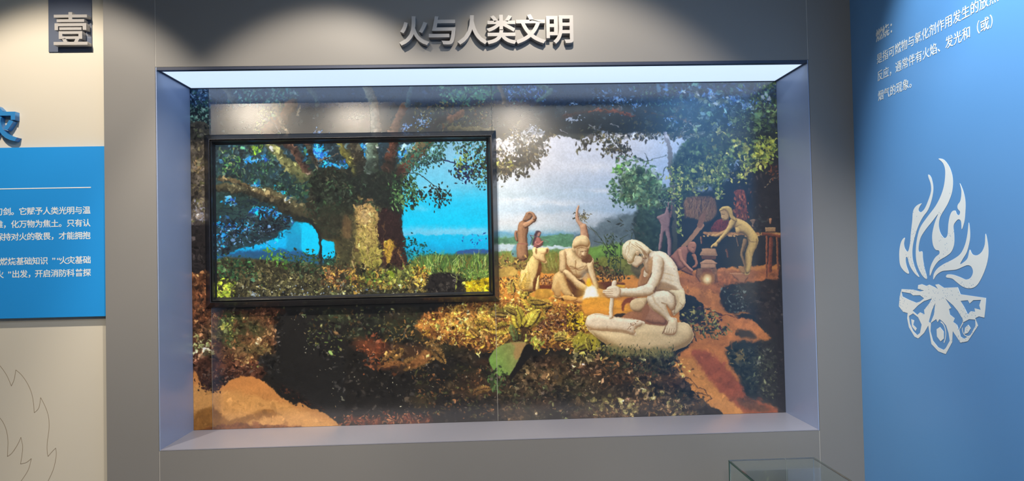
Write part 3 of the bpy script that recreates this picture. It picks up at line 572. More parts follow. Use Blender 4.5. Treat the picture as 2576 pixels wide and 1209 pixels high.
    stroke(cv, D((980, 420), (1010, 400), (1040, 395)), 1.2, .8, (120, 88, 50)); stroke(cv, D((1105, 530), (1150, 590), (1230, 600)), 1.3, .9, (110, 84, 48)); stroke(cv, D((1225, 560), (1215, 660)), 1.2, .8, (110, 84, 48)); stroke(cv, D((1140, 690), (1150, 760)), .9, .6, (150, 120, 70))
    limb(cv, D((955, 340), (900, 440), (830, 530), (745, 620)), [15, 12, 10, 7], W1, W2, r=6, L=(-.3, -.7))
    form(cv, D((700, 630), (740, 605), (770, 620), (760, 650), (715, 650), (700, 670), (688, 655)), W1, W2, r=3)
    form(cv, D((800, 235), (850, 215), (900, 260), (900, 330), (860, 348), (835, 345), (820, 325), (808, 300), (812, 280), (800, 262)), (206, 168, 110), W2, r=5)
    form(cv, D((790, 222), (820, 185), (870, 174), (920, 190), (948, 240), (958, 290), (990, 330), (1000, 370), (960, 350), (925, 330), (910, 300), (890, 250), (850, 225), (800, 240)), (222, 190, 108), (120, 92, 50), r=5)
    for k in range(5): stroke(cv, D((810+k*22, 200+k*2), (870+k*16, 235+k*12), (900+k*16, 300+k*12)), 1, .6, (140, 108, 60), alpha=.7)
    stroke(cv, D((822, 268), (848, 275)), 1.2, 1, (60, 40, 28)); stroke(cv, D((818, 322), (838, 325)), 1.2, 1, (90, 56, 36)); stroke(cv, D((812, 290), (806, 306), (816, 308)), .9, .9, (120, 88, 56))
    # ---------------- far figures on the shore
    Cc = frm(1280, 500, 4.836)
    poly(cv, Cc((30, 640), (70, 570), (100, 560), (100, 700), (40, 690)), (100, 150, 170), soft=3, alpha=.8); poly(cv, Cc((228, 440), (270, 440), (280, 520), (250, 570), (228, 560)), (100, 146, 170), soft=2)
    stroke(cv, Cc((262, 440), (285, 490), (262, 550)), 1.6, 1.2, (50, 66, 84))
    M1, M2 = (172, 128, 94), (74, 50, 38)
    limb(cv, Cc((100, 390), (82, 430), (100, 510)), [7, 7, 5], (160, 116, 92), M2, r=3)
    form(cv, Cc((120, 300), (160, 265), (210, 270), (235, 340), (232, 400), (222, 460), (228, 540), (232, 620), (226, 735), (110, 745), (92, 640), (100, 555), (112, 520), (104, 400)), M1, M2, r=11, L=(-.3, -.4))
    form(cv, Cc((180, 235), (195, 200), (215, 165), (255, 155), (290, 170), (300, 200), (270, 240), (240, 262), (200, 275), (170, 265)), (150, 112, 84), (74, 52, 42), r=5)
    limb(cv, Cc((185, 330), (255, 290), (318, 245)), [13, 11, 9], (190, 146, 112), M2, r=5); limb(cv, Cc((318, 250), (305, 200), (262, 165), (225, 175)), [9, 8, 6, 4], (176, 134, 104), M2, r=4)
    stroke(cv, Cc((104, 545), (228, 545)), 2.4, 2, (150, 96, 84)); stroke(cv, Cc((170, 360), (175, 520)), 1, .6, (110, 78, 58), alpha=.6)
    form(cv, Cc((302, 470), (330, 460), (375, 470), (400, 510), (415, 520), (405, 560), (370, 590), (305, 590)), (170, 108, 100), (92, 56, 58), r=5); form(cv, Cc((350, 400), (385, 400), (388, 430), (370, 462), (345, 450)), (176, 130, 118), (80, 56, 56), r=3)
    poly(cv, Cc((318, 420), (340, 388), (375, 388), (390, 405), (360, 405), (345, 440), (335, 470), (300, 560), (290, 540), (305, 470)), (70, 52, 60), soft=.6)
    limb(cv, Cc((330, 520), (350, 560), (410, 520)), [7, 6, 4], (186, 124, 112), (96, 60, 60), r=3); stroke(cv, Cc((265, 440), (370, 470), (480, 520)), 1.4, 1, (110, 84, 84))
    # raised arm with a nest of twigs
    for i in range(60):
        a = R.rand()*6.3; x, y = 905+R.randn()*32, 215+R.randn()*30
        stroke(cv, Cc((x, y), (x+math.cos(a)*26, y+math.sin(a)*20)), 1.6, .8, [(84, 74, 52), (120, 112, 74), (50, 46, 38), (140, 128, 90)][R.randint(4)])
    leaves(cv, Cc((790, 160), (820, 160), (820, 230), (780, 230)), 8, 6, [(60, 62, 50)])
    limb(cv, Cc((850, 85), (832, 140), (828, 200), (845, 270), (890, 325)), [4, 6, 8, 9, 11], (210, 168, 138), (120, 84, 66), r=4); limb(cv, Cc((900, 310), (915, 390), (925, 500)), [15, 18, 20], (206, 160, 126), (110, 74, 56), r=8)
    stroke(cv, Cc((948, 330), (1040, 400), (1064, 440)), 1, .8, (90, 84, 74))
    # reeds behind the seated figure
    for p in ([(1530, 690), (1534, 640), (1520, 590)], [(1552, 690), (1548, 630), (1536, 585)], [(1545, 650), (1520, 612), (1494, 606)], [(1560, 690), (1562, 610), (1568, 600)], [(1540, 640), (1500, 585), (1484, 570)], [(1590, 585), (1588, 600)], [(1576, 640), (1560, 600), (1580, 590)]):
        stroke(cv, p, 2, 1.1, (62, 74, 52))
    leaves(cv, [(1515, 590), (1550, 600), (1565, 690), (1530, 690)], 130, 9, [(52, 66, 46), (70, 84, 54), (44, 54, 44)], th=1.3, spread=.7, ratio=.3)
    leaves(cv, [(1530, 550), (1600, 560), (1640, 600), (1590, 600)], 26, 12, [(60, 66, 60)], th=.5, spread=.5, ratio=.2)
    poly(cv, [(1590, 655), (1640, 640), (1650, 700), (1600, 700)], (96, 88, 62), soft=7, tex=.3)
    B = frm(1380, 570, 6.046)
    leaves(cv, B((690, 570), (760, 560), (960, 680), (1140, 760), (1150, 800), (980, 800), (760, 800)), 190, 8, [(92, 66, 44), (60, 44, 34), (130, 100, 66), (74, 70, 52)])
    poly(cv, B((770, 840), (1130, 850), (1140, 900), (1000, 940), (770, 940)), (96, 56, 40), soft=2, tex=.3)
    poly(cv, B((1030, 880), (1150, 890), (1150, 920), (1040, 910)), (230, 176, 60), soft=2)
    leaves(cv, [(1245, 650), (1330, 655), (1345, 700), (1260, 712)], 200, 9, [(92, 70, 44), (60, 44, 34), (150, 116, 66), (180, 150, 80)], th=.3)
    poly(cv, [(1250, 680), (1290, 670), (1300, 690), (1260, 696)], (190, 156, 80), soft=2, tex=.3)
    leaves(cv, Cc((370, 950), (540, 950), (530, 1060), (370, 1060)), 120, 7, [(130, 84, 50), (80, 50, 34), (190, 140, 90)]); poly(cv, Cc((365, 1055), (530, 1050), (520, 1095), (365, 1095)), (110, 56, 34), soft=1)
    # dog
    G1, G2 = (240, 212, 138), (120, 84, 46)
    form(cv, Cc((290, 690), (360, 700), (395, 800), (390, 900), (370, 990), (355, 1110), (140, 1112), (120, 1030), (140, 930), (150, 860), (190, 860), (230, 770)), G1, G2, r=16, L=(-.5, -.5), tex=.14)
    poly(cv, Cc((375, 770), (398, 790), (396, 870), (370, 950), (345, 1020), (330, 1105), (295, 1105), (300, 990), (330, 930), (350, 850), (362, 800)), (104, 62, 34), soft=1.5, tex=.3)
    form(cv, Cc((350, 960), (372, 930), (366, 1100), (325, 1105), (335, 1020)), G1, G2, r=4)
    form(cv, Cc((292, 600), (320, 588), (345, 600), (400, 590), (440, 594), (472, 590), (487, 620), (475, 655), (440, 680), (448, 730), (466, 765), (452, 782), (415, 778), (375, 750), (340, 745), (300, 700), (290, 650)), (246, 220, 158), (140, 100, 58), r=9, L=(-.5, -.6))
    poly(cv, Cc((330, 600), (345, 625), (335, 670), (322, 650)), (140, 100, 60), soft=1); poly(cv, Cc((455, 615), (475, 610), (470, 650), (455, 640)), (110, 74, 46), soft=1)
    stroke(cv, Cc((375, 750), (415, 765), (445, 770)), 1.1, .8, (140, 96, 58)); stroke(cv, Cc((388, 662), (440, 668)), 1.4, 1, (170, 124, 78))
    for i in range(60):
        x, y = R.uniform(160, 350), R.uniform(760, 1090); stroke(cv, Cc((x, y), (x-6+R.randn()*4, y+R.uniform(14, 30))), 1, .6, (196, 156, 88), alpha=.6)
    for k in range(9): frond(cv, *Cc((150+R.uniform(-60, 60), 1110))[0], R.uniform(20, 50), -1.5+R.randn()*.3, R.randn()*.3, (206, 160, 70), (226, 190, 90), .25, 2.6, 1.6)
    poly(cv, Cc((330, 1110), (420, 1095), (510, 1100), (530, 1160), (460, 1209), (330, 1209)), (216, 164, 66), (170, 120, 50), soft=1.5, tex=.3)
    # ---------------- seated figure at the fire
    S1, S2 = (232, 204, 152), (124, 88, 52)
    poly(cv, B((250, 800), (520, 800), (560, 1000), (420, 1080), (300, 1040)), (92, 58, 36), soft=2, tex=.2)
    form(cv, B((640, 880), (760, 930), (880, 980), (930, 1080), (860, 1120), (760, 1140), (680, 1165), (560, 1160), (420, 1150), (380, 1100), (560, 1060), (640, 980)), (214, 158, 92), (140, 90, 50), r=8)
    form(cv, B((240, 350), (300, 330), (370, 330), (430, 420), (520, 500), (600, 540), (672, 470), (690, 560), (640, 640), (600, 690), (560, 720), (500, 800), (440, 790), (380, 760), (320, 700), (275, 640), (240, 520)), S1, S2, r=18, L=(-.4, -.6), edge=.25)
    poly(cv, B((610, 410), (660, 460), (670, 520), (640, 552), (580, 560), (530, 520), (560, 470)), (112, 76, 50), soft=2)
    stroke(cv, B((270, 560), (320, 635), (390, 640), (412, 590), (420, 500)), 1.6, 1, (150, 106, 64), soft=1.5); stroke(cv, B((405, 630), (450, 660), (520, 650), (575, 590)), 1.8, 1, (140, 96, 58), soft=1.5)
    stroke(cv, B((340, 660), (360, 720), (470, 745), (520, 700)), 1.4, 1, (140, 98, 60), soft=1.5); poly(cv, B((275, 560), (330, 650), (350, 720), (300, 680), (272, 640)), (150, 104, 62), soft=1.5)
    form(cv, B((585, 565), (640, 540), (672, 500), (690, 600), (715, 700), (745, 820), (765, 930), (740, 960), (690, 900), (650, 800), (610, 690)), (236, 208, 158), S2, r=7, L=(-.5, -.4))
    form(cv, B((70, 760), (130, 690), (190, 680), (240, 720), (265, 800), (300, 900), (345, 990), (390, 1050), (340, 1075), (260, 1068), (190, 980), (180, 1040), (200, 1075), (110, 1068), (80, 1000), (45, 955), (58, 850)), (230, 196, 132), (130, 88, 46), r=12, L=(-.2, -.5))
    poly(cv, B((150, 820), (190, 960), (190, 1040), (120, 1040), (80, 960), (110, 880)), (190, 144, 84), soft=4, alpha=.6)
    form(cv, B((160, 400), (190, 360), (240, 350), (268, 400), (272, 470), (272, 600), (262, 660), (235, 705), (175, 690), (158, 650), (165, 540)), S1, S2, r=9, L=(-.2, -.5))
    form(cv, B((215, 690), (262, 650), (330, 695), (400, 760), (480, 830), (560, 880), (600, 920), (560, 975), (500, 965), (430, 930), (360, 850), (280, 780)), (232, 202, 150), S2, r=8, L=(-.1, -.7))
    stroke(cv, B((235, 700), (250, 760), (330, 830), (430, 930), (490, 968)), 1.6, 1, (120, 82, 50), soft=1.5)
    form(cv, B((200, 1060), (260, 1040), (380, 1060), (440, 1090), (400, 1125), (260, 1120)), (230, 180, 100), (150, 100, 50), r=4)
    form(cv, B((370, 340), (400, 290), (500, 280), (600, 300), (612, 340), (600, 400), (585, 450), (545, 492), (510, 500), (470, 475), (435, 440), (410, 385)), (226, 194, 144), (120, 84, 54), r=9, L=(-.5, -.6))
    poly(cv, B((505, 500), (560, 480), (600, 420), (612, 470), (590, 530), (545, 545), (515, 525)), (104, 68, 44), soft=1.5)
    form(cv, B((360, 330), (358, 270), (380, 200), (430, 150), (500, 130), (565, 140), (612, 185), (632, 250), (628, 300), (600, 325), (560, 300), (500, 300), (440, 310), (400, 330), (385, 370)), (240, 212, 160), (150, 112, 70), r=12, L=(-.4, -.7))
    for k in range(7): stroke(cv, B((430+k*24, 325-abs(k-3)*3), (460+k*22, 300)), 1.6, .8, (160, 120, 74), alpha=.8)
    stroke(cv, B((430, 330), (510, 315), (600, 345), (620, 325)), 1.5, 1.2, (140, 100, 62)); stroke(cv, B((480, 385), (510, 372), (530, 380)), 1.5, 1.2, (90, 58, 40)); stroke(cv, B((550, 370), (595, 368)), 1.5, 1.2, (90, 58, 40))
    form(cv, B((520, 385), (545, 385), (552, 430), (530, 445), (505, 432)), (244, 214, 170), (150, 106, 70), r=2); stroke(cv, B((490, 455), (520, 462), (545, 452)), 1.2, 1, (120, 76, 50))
    for q, w_, c_, al in ((B((250, 400), (262, 560)), 5, (160, 116, 72), .5), (B((290, 400), (330, 480), (400, 520)), 10, (246, 222, 176), .5), (B((450, 560), (520, 600)), 12, (244, 218, 170), .5), (B((330, 600), (440, 640), (540, 600)), 4, (120, 82, 48), .6),
                          (B((410, 520), (408, 640), (430, 740)), 3, (140, 100, 60), .6), (B((440, 350), (430, 420), (470, 470)), 5, (150, 108, 70), .5), (B((350, 980), (300, 880), (255, 780)), 5, (140, 96, 52), .6), (B((480, 410), (470, 440)), 3, (130, 90, 60), .5), (B((500, 440), (560, 470), (590, 430)), 4, (110, 74, 48), .6)):
        stroke(cv, q, w_, w_*.6, c_, soft=w_*.8, alpha=al)
    # fire
    glow(cv, *B((640, 1010))[0], 42, 36, (252, 206, 90), 1.1, .85); poly(cv, B((560, 960), (600, 900), (660, 890), (720, 930), (750, 1020), (760, 1110), (640, 1125), (530, 1110)), (250, 244, 226), soft=5)
    poly(cv, B((585, 900), (580, 830), (600, 780), (630, 800), (650, 870), (640, 900)), (240, 190, 40), soft=2.5); glow(cv, *B((640, 1020))[0], 16, 18, (255, 252, 240), .6, 1)
    glow(cv, *B((560, 740))[0], 16, 20, (180, 196, 200), 1, .5)
    # ---------------- standing log, drill man
    A = frm(1470, 590, 4.03)
    K1, K2 = (240, 226, 196), (134, 104, 68)
    poly(cv, A((0, 650), (250, 640), (420, 700), (480, 780), (420, 800), (200, 800), (0, 800)), (236, 168, 58), (220, 146, 60), soft=4, tex=.15, cell=8, aspect=3)
    poly(cv, A((380, 700), (420, 650), (530, 630), (520, 680), (420, 700), (400, 770), (380, 760)), (136, 72, 44), soft=2)
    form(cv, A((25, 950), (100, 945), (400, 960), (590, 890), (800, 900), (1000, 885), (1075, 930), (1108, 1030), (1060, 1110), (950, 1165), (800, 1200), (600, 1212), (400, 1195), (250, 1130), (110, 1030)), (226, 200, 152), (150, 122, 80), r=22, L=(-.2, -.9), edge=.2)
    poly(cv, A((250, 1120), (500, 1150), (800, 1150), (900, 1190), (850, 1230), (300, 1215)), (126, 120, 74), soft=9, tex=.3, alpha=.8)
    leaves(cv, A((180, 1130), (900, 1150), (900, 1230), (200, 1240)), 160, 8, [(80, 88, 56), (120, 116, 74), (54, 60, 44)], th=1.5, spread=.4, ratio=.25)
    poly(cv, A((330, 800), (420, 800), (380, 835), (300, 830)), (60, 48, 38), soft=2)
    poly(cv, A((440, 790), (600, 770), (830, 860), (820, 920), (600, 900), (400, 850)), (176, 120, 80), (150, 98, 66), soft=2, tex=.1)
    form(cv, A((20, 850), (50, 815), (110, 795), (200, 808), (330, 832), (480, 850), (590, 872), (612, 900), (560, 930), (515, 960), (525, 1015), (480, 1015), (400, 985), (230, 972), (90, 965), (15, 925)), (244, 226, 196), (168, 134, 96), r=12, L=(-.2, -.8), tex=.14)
    stroke(cv, A((40, 960), (240, 975), (400, 990), (500, 1018)), 1.6, 1, (150, 112, 76), soft=1.5); stroke(cv, A((100, 800), (300, 835), (540, 862)), 1.2, 1, (190, 156, 118)); stroke(cv, A((440, 960), (470, 920), (540, 900)), 1.6, 1, (160, 120, 86)); stroke(cv, A((230, 925), (232, 965)), 1, .8, (160, 120, 90)); leaves(cv, A((430, 890), (520, 890), (520, 980), (440, 980)), 12, 6, [(170, 130, 92)])
    # far arm shadow side, far leg
    form(cv, A((590, 330), (660, 300), (680, 380), (640, 470), (600, 530), (545, 525), (560, 420)), (176, 124, 78), (96, 60, 38), r=6)
    form(cv, A((600, 720), (700, 730), (780, 800), (830, 860), (820, 915), (760, 900), (690, 900), (600, 850)), (176, 124, 92), (112, 74, 52), r=8)
    for k in range(4): stroke(cv, A((640+k*16, 860), (650+k*15, 895)), 1, .8, (110, 72, 52))
    form(cv, A((462, 700), (480, 665), (530, 645), (600, 635), (650, 640), (640, 700), (600, 760), (560, 785), (500, 775), (470, 745)), (226, 198, 150), (134, 96, 60), r=9)
    poly(cv, A((590, 760), (630, 700), (660, 760), (620, 850), (600, 860)), (150, 100, 68), soft=2)
    # back and torso
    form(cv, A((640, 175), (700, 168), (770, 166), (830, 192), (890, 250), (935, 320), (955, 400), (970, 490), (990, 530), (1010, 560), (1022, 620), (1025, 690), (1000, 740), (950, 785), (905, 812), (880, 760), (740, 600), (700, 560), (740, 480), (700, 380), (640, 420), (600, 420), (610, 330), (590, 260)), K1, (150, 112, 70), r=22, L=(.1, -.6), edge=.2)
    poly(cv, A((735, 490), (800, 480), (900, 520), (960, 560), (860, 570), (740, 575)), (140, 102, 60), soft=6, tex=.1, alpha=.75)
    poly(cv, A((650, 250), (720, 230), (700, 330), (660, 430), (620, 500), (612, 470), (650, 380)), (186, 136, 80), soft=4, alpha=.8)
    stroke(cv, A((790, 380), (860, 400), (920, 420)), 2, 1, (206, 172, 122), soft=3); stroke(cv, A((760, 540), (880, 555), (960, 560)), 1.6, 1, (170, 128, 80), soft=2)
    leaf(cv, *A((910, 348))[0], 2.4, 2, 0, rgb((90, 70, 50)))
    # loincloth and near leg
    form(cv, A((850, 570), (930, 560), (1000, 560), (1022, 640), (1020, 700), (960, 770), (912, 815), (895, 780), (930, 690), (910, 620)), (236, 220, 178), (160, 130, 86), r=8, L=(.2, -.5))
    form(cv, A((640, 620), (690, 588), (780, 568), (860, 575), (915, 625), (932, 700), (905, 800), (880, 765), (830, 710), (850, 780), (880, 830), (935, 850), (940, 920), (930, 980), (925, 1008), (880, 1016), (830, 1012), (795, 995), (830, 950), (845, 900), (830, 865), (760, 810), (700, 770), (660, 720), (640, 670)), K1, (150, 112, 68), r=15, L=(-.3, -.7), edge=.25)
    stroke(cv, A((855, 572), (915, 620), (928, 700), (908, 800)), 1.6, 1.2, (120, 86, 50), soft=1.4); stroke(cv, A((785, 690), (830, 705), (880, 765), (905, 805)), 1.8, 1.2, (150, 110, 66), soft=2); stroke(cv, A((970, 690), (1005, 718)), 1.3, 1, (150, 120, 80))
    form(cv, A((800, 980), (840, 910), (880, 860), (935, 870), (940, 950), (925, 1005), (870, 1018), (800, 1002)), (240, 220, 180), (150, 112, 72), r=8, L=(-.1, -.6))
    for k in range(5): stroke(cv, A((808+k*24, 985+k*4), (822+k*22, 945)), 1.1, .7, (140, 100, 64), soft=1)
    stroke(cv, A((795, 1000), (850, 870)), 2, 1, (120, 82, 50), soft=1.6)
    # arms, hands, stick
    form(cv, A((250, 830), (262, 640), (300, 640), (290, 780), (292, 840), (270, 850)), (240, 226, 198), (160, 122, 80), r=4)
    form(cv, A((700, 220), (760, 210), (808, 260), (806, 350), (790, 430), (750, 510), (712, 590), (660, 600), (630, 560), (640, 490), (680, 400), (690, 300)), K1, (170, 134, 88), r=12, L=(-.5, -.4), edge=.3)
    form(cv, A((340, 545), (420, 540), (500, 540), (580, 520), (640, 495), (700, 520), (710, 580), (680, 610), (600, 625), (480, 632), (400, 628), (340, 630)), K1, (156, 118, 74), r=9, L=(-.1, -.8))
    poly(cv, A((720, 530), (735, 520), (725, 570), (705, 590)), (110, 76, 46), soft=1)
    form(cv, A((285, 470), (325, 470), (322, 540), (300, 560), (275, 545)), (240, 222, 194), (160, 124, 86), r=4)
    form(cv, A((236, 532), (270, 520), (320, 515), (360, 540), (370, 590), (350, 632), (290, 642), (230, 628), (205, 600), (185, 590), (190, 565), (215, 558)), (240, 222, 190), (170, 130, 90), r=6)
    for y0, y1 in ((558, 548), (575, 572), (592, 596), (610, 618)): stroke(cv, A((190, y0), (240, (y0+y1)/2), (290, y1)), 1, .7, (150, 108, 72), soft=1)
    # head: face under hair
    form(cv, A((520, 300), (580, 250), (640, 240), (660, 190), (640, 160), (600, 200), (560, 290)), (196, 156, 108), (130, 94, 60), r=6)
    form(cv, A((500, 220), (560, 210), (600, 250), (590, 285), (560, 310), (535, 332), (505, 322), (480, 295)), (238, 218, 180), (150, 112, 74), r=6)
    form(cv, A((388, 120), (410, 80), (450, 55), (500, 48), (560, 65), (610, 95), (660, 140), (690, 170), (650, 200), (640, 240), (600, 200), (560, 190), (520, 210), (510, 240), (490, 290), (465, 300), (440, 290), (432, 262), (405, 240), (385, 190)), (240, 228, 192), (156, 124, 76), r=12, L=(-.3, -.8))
    for k in range(26):
        a0, a1 = R.uniform(410, 560), R.uniform(70, 130); q0 = [(a0, a1), (a0-14+R.randn()*6, a1+50), (a0-20+R.randn()*8, a1+95), (a0+R.uniform(-8, 16), a1+140)]
        if a0 < 470: stroke(cv, A(*q0), 1.6, .7, [(190, 156, 104), (250, 240, 210)][k % 2], alpha=.7, soft=1)
        else: stroke(cv, A((a0, a1), (a0+50, a1+34), (a0+95, a1+80), (a0+110, a1+120)), 1.6, .7, [(186, 152, 100), (250, 240, 210)][k % 2], alpha=.6, soft=1)
    for k in range(0):
        x = 400+k*7; stroke(cv, A((430+k*11, 80+k*5), (420+k*10, 150+k*5), (412+k*8, 205+k*5), (440+k*7, 255+k*4)), 1.1, .7, (176, 142, 90), alpha=.75)
    for k in range(6): stroke(cv, A((560+k*14, 130+k*7), (600+k*10, 175+k*8), (610+k*8, 225+k*3)), 1.3, .8, (160, 124, 78), alpha=.8)
    form(cv, A((520, 170), (545, 165), (560, 190), (545, 215), (528, 200)), (226, 196, 150), (130, 96, 60), r=3); stroke(cv, A((532, 180), (544, 188), (536, 202)), 1, .8, (150, 114, 74), soft=1)
    for q, w_, c_, al in ((A((720, 210), (820, 240), (900, 340), (940, 440)), 16, (252, 242, 218), .5), (A((640, 300), (650, 400), (610, 480)), 8, (160, 112, 64), .6), (A((790, 330), (780, 430), (740, 520)), 6, (150, 112, 70), .65), (A((820, 440), (900, 470)), 6, (196, 160, 112), .5),
                          (A((840, 500), (930, 530)), 6, (170, 130, 84), .5), (A((700, 250), (740, 300), (720, 420)), 9, (252, 242, 222), .5), (A((400, 600), (520, 605), (620, 600)), 7, (176, 138, 92), .55), (A((400, 560), (560, 548)), 6, (252, 240, 214), .6), (A((690, 620), (720, 690), (800, 770)), 7, (180, 140, 90), .5),
                          (A((740, 600), (830, 620), (880, 680)), 12, (252, 240, 212), .45), (A((600, 170), (660, 230), (640, 290)), 7, (140, 98, 60), .6), (A((500, 640), (560, 650), (600, 690)), 6, (250, 226, 184), .4), (A((945, 620), (960, 700), (930, 770)), 6, (190, 156, 106), .5), (A((700, 570), (760, 560), (860, 570)), 4, (110, 76, 44), .7)):
        stroke(cv, q, w_/1.6, w_/2.6, c_, soft=w_*.7, alpha=al)
    # pale fire-lit rim leaves at the front
    frond(cv, 1330, 820, 40, -1.2, .4, (214, 200, 80), (236, 214, 90), .3)
    warp(cv, .7, 5, oct=2)
    cv.a *= (1+(noise(cv.h, cv.w, 3*PS, cv.rng, 2)-.5)*.12)[..., None]
    cv.a *= (1+(noise(cv.h, cv.w, 14*PS, cv.rng, 3)-.5)*.07)[..., None]
    return cv

def paint_screen():
    cv = Canvas(530, 350, 1245, 760, (36, 52, 44), 11); R = cv.rng
    vgrad(cv, 531, 351, 1244, 759, [(360, (40, 60, 70)), (500, (40, 62, 56)), (640, (40, 70, 80)), (655, (50, 84, 60)), (700, (60, 66, 44)), (759, (70, 74, 44))], .35, 30, 1.5)
    # sky opening on the right
    sky = [(1010, 363), (1240, 350), (1240, 650), (1020, 660), (1015, 560), (1010, 470), (1000, 420)]
    p = cv.P(sky); bx = cv.box(p.min(0), p.max(0), 3); m = polymask(bx, p)
    ys = np.arange(bx[1], bx[3])/PS+cv.y0
    st = [(360, (140, 196, 226)), (400, (130, 204, 234)), (470, (104, 208, 240)), (510, (30, 204, 246)), (560, (0, 206, 248)), (574, (70, 206, 244)), (588, (110, 204, 238)), (592, (10, 196, 240)), (615, (0, 186, 236)), (630, (20, 170, 220)), (660, (40, 140, 140))]
    C = np.stack([np.interp(ys, [s[0] for s in st], [s[1][k] for s in st]) for k in range(3)], -1)[:, None]/255
    C = np.repeat(C, bx[2]-bx[0], 1)*(1+(noise(*m.shape, 20*PS, R, 4, 5)-.5)*.06)[..., None]
    cv.mix(bx, m, np.clip(C, 0, 1).astype(np.float32))
    for x, y, w, h in ((1060, 525, 30, 12), (1090, 470, 60, 14), (1180, 450, 60, 20), (1120, 580, 100, 9), (1190, 578, 60, 9), (1150, 400, 70, 26)): glow(cv, x, y, w, h, (150, 216, 240), 1, .5)
    # openings on the left
    poly(cv, [(545, 640), (600, 628), (660, 612), (700, 590), (735, 570), (760, 545), (785, 560), (805, 600), (806, 650), (700, 650), (600, 655), (545, 655)], (0, 204, 252), (6, 170, 236), soft=2)
    poly(cv, [(735, 570), (752, 550), (770, 548), (795, 575), (804, 610), (803, 642), (762, 645), (755, 600)], (0, 206, 252), soft=1.5)
    poly(cv, [(725, 560), (755, 556), (760, 640), (722, 640)], (30, 130, 170), soft=5, alpha=.55)
    poly(cv, [(810, 609), (838, 610), (842, 640), (832, 648), (812, 645)], (0, 204, 250), soft=1)
    poly(cv, [(545, 640), (620, 632), (700, 626), (800, 640), (806, 670), (700, 690), (545, 690)], (36, 96, 160), (44, 90, 84), soft=6, tex=.12, cell=10, aspect=4)
    for x, y, w, h, n in ((575, 505, 18, 10, 40), (655, 530, 26, 12, 90), (560, 560, 16, 12, 50), (600, 575, 40, 14, 110), (560, 600, 14, 18, 60), (690, 535, 22, 10, 50), (720, 550, 16, 8, 30), (700, 485, 14, 6, 40), (640, 465, 14, 7, 44), (625, 400, 12, 8, 50), (660, 398, 14, 6, 26), (760, 425, 8, 6, 30), (800, 385, 26, 12, 130), (830, 415, 20, 9, 80), (790, 370, 14, 6, 26), (1055, 370, 12, 6, 30), (905, 372, 14, 9, 70), (920, 392, 9, 12, 60), (1010, 390, 10, 14, 50), (985, 368, 8, 5, 16), (865, 420, 10, 10, 40)):
        for i in range(n):
            c = [(20, 150, 240), (40, 180, 250), (120, 200, 240), (40, 90, 190), (10, 190, 250)][R.randint(5)]
            leaf(cv, x+R.randn()*w*.55, y+R.randn()*h*.55, R.uniform(4, 10), 4, R.rand()*3, rgb(c))
    # leafy upper left
    up = [(545, 363), (760, 363), (800, 440), (760, 520), (640, 480), (545, 450)]
    leaves(cv, up, 520, 9, [(44, 84, 66), (36, 60, 60), (60, 104, 70), (30, 60, 80), (84, 120, 84), (110, 130, 90)], th=1, spread=1.2)
    for x, y, w, h, n in ((628, 400, 14, 9, 40), (800, 388, 24, 12, 80), (640, 465, 14, 6, 30)):
        for i in range(n): leaf(cv, x+R.randn()*w*.55, y+R.randn()*h*.55, R.uniform(4, 8), 3.5, R.rand()*3, rgb([(40, 170, 250), (110, 200, 250), (30, 110, 220)][R.randint(3)]))
    leaves(cv, [(635, 363), (668, 363), (660, 380), (640, 380)], 26, 10, [(150, 200, 50), (120, 180, 60), (190, 220, 90)], th=1.4)
    leaves(cv, [(560, 380), (600, 380), (600, 440), (560, 440)], 60, 8, [(90, 150, 70), (60, 110, 70), (150, 170, 110)])
    # dense dark left foliage in front of the opening
    for reg, n in (([(545, 560), (640, 540), (700, 545), (690, 580), (650, 600), (600, 612), (560, 640), (545, 640)], 420), ([(640, 545), (760, 535), (720, 570), (690, 580), (650, 585)], 200)):
        leaves(cv, reg, n, 8, [(24, 34, 44), (34, 44, 48), (20, 28, 36), (44, 56, 60)], th=.4, spread=1)
    for i in range(46):
        y = R.uniform(500, 600); x = R.uniform(545, 660)
        stroke(cv, [(x, y), (x+R.uniform(30, 90), y-R.uniform(0, 26)+10)], 1.3, .8, (24, 36, 50), alpha=.9)
    for i in range(60): leaf(cv, R.uniform(548, 690), R.uniform(565, 630), R.uniform(3, 6), 3, R.rand()*3, rgb((130, 180, 240)))
    stroke(cv, [(655, 585), (660, 605), (680, 620), (705, 632)], 1.4, 1, (40, 60, 70))
    # sweeping limb, arch and trunk
    stroke(cv, [(545, 470), (620, 476), (680, 492), (740, 528), (800, 545), (850, 600)], 18, 60, (104, 96, 66), round_=True, dark=(40, 40, 32), soft=6)
    stroke(cv, [(550, 452), (600, 455), (640, 480), (700, 500)], 8, 12, (130, 110, 72), round_=True, dark=(60, 54, 40), soft=3)
    stroke(cv, [(748, 545), (780, 556), (800, 580), (806, 612), (807, 660)], 9, 7, (34, 40, 34), soft=2)
    poly(cv, [(790, 440), (830, 420), (900, 430), (1000, 440), (1010, 470), (1008, 540), (1012, 590), (1025, 660), (1030, 700), (840, 720), (812, 690), (850, 650), (845, 605), (808, 600), (790, 560), (770, 520)], (50, 52, 40), (62, 52, 36), soft=3, tex=.5, cell=14)
    poly(cv, [(842, 600), (900, 540), (940, 560), (950, 670), (900, 700), (840, 690), (850, 650)], (110, 84, 52), (96, 96, 50), soft=8, tex=.45, cell=10)
    poly(cv, [(893, 528), (915, 516), (940, 520), (952, 545), (956, 575), (950, 610), (958, 640), (954, 672), (925, 680), (905, 640), (892, 590)], (196, 156, 98), (166, 160, 66), soft=3, tex=.42, cell=7)
    for i in range(170):
        x, y = R.uniform(870, 955), R.uniform(520, 690); leaf(cv, x, y, R.uniform(4, 10), 4, 1.2+R.randn(), rgb([(220, 184, 124), (130, 96, 60), (150, 146, 70), (90, 70, 46)][R.randint(4)]), .7)
